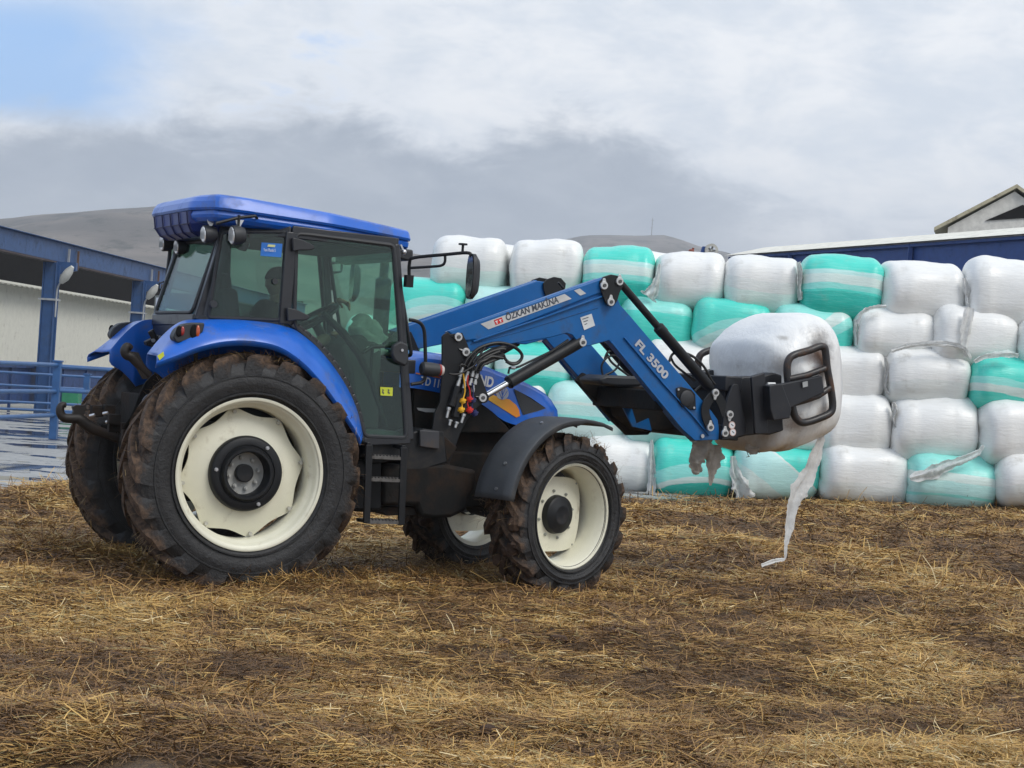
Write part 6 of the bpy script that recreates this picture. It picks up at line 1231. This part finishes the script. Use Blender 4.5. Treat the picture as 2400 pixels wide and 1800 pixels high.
MB().tube([hd_+Vector((.090, -.022, -.062)), hd_+Vector((.098, 0, -.060)), hd_+Vector((.090, .022, -.062))], .006, 8).build('mouth', simple('lips', (.30, .12, .09), .6), hd)
rows = [[p+(p-hd_).normalized()*.010 + (Vector((-.012, 0, .01)) if p.x > hd_.x+.05 else Vector((0, 0, 0))) for p in r] for r in rows[11:]]
MB().grid(rows, True).build('hair', HAIR, hd, angle=180)
def hand_at(c, fwd, up, parent, curl=.6, side=1):
    fwd = Vector(fwd).normalized(); up = Vector(up).normalized(); sd_ = fwd.cross(up).normalized()*side
    V = [c-fwd*.05, c, c+fwd*.04]; pl = skinned('palm', V, [(0, 1), (1, 2)], [(.026, .026), (.040, .018), (.040, .016)], SKIN, parent)
    for k, (o, L) in enumerate(((-.030, .068), (-.010, .078), (.011, .072), (.030, .056))):
        p = c+fwd*.035+sd_*o; v = [p]; ang = 0
        for s_ in (.42, .32, .26): ang += curl*(.8+.15*k); p = p+(fwd*math.cos(ang)-up*math.sin(ang))*L*s_; v.append(p)
        skinned('finger', v, [(0, 1), (1, 2), (2, 3)], [.010, .0095, .009, .008], SKIN, parent, 1)
    p = c-fwd*.01-sd_*.035; skinned('thumb', [p, p+(fwd*.6-sd_*.7-up*.2)*.03, p+(fwd*.9-sd_*.5-up*.6)*.058], [(0, 1), (1, 2)], [.013, .011, .009], SKIN, parent, 1)
hand_at(hand, (.9, 0, -.15), (.15, .2, 1), dr, .55)
skinned('forearm', [tuple(hand+Vector((-.13, -.01, -.09))), tuple(hand+Vector((-.05, 0, -.02)))], [(0, 1)], [.034, .026], SKIN, dr)
hand_at(Vector((.86, -.15, 1.83)), (.8, .2, .2), (-.2, 0, 1), dr, .7)

# ------------------------------------------------------------------ loose straw heaps thrown up against the wheels
for (w, r, n_, sd) in ((TW, .75, 2600, 1), (TF, .7, 2600, 2), (t2w((.75, -.55, 0)), .6, 1600, 3), (t2w((1.6, -.3, 0)), .7, 2200, 4), (gp(560, 1392), .8, 3200, 5), (gp(130, 1330), 1.2, 3600, 6)):
    n = n_; a = RNG.uniform(0, 2*PI, n); rr = np.abs(RNG.normal(0, r*.5, n)); x = w.x+rr*np.cos(a)*1.3; y = w.y+rr*np.sin(a)*.7
    P = np.stack([x, y, gh(x, y)+RNG.uniform(0, .05, n)*np.exp(-(rr/r)**2)], -1); ab = np.abs(RNG.normal(0, .35, n)); gg = np.full(n, .62 if sd > 4 else .42)+(vnoise(x, y, 3, 50+sd)-.5)*.5
    o = blades('straw_heap', P, np.clip(RNG.lognormal(math.log(.09), .45, n), .03, .24), RNG.uniform(.003, .006, n), RNG.uniform(0, 2*PI, n), ab, tones(x, y, n, gg))
    props(o, ['brown straw pushed up around the near rear tyre', 'brown straw pushed up around the near front tyre', 'loose straw under the cab steps', 'dark straw under the chassis between the front wheels', 'golden ridge of loose straw in front of the near rear tyre', 'golden heap of straw at the left in front of the far rear tyre'][sd-1], 'straw', None, 'stuff')
cm = MB()
for k in range(420):
    y = 7*math.exp(random.random()*1.35); x = random.uniform(-.3, .3)*y
    if float(edge_d(np.array([x]), np.array([y]))[0]) < .2 or float(vnoise(np.array([x]), np.array([y]), .9, 77)[0]) < .45: continue
    r = random.choice((.012, .018, .025, .04))*random.uniform(.7, 1.3); cm.ball((x, y, float(gh(x, y))+r*.2), r, 8, (random.uniform(.8, 1.7), random.uniform(.8, 1.5), random.uniform(.5, .9)))
props(cm.build('dung_clods', MUD, angle=30), 'dark clods of dung and mud trodden into the straw', 'clods', None, 'stuff')
# ------------------------------------------------------------------ air
hz = MB(); hz.box((0, 780, 84), (2100, 1720, 172)); hz = hz.build('haze', SOIL, None, smooth=False); hz.data.materials.clear()
m = bpy.data.materials.new('air'); m.use_nodes = True; t = m.node_tree; t.nodes.clear(); q = NT(t); o_ = q.n('ShaderNodeOutputMaterial'); pv = q.n('ShaderNodeVolumePrincipled')
pv.inputs['Color'].default_value = (.82, .86, .92, 1); pv.inputs['Density'].default_value = .00038; pv.inputs['Anisotropy'].default_value = .2; q.l(pv.outputs[0], o_.inputs['Volume']); hz.data.materials.append(m)
props(hz, kind='stuff');
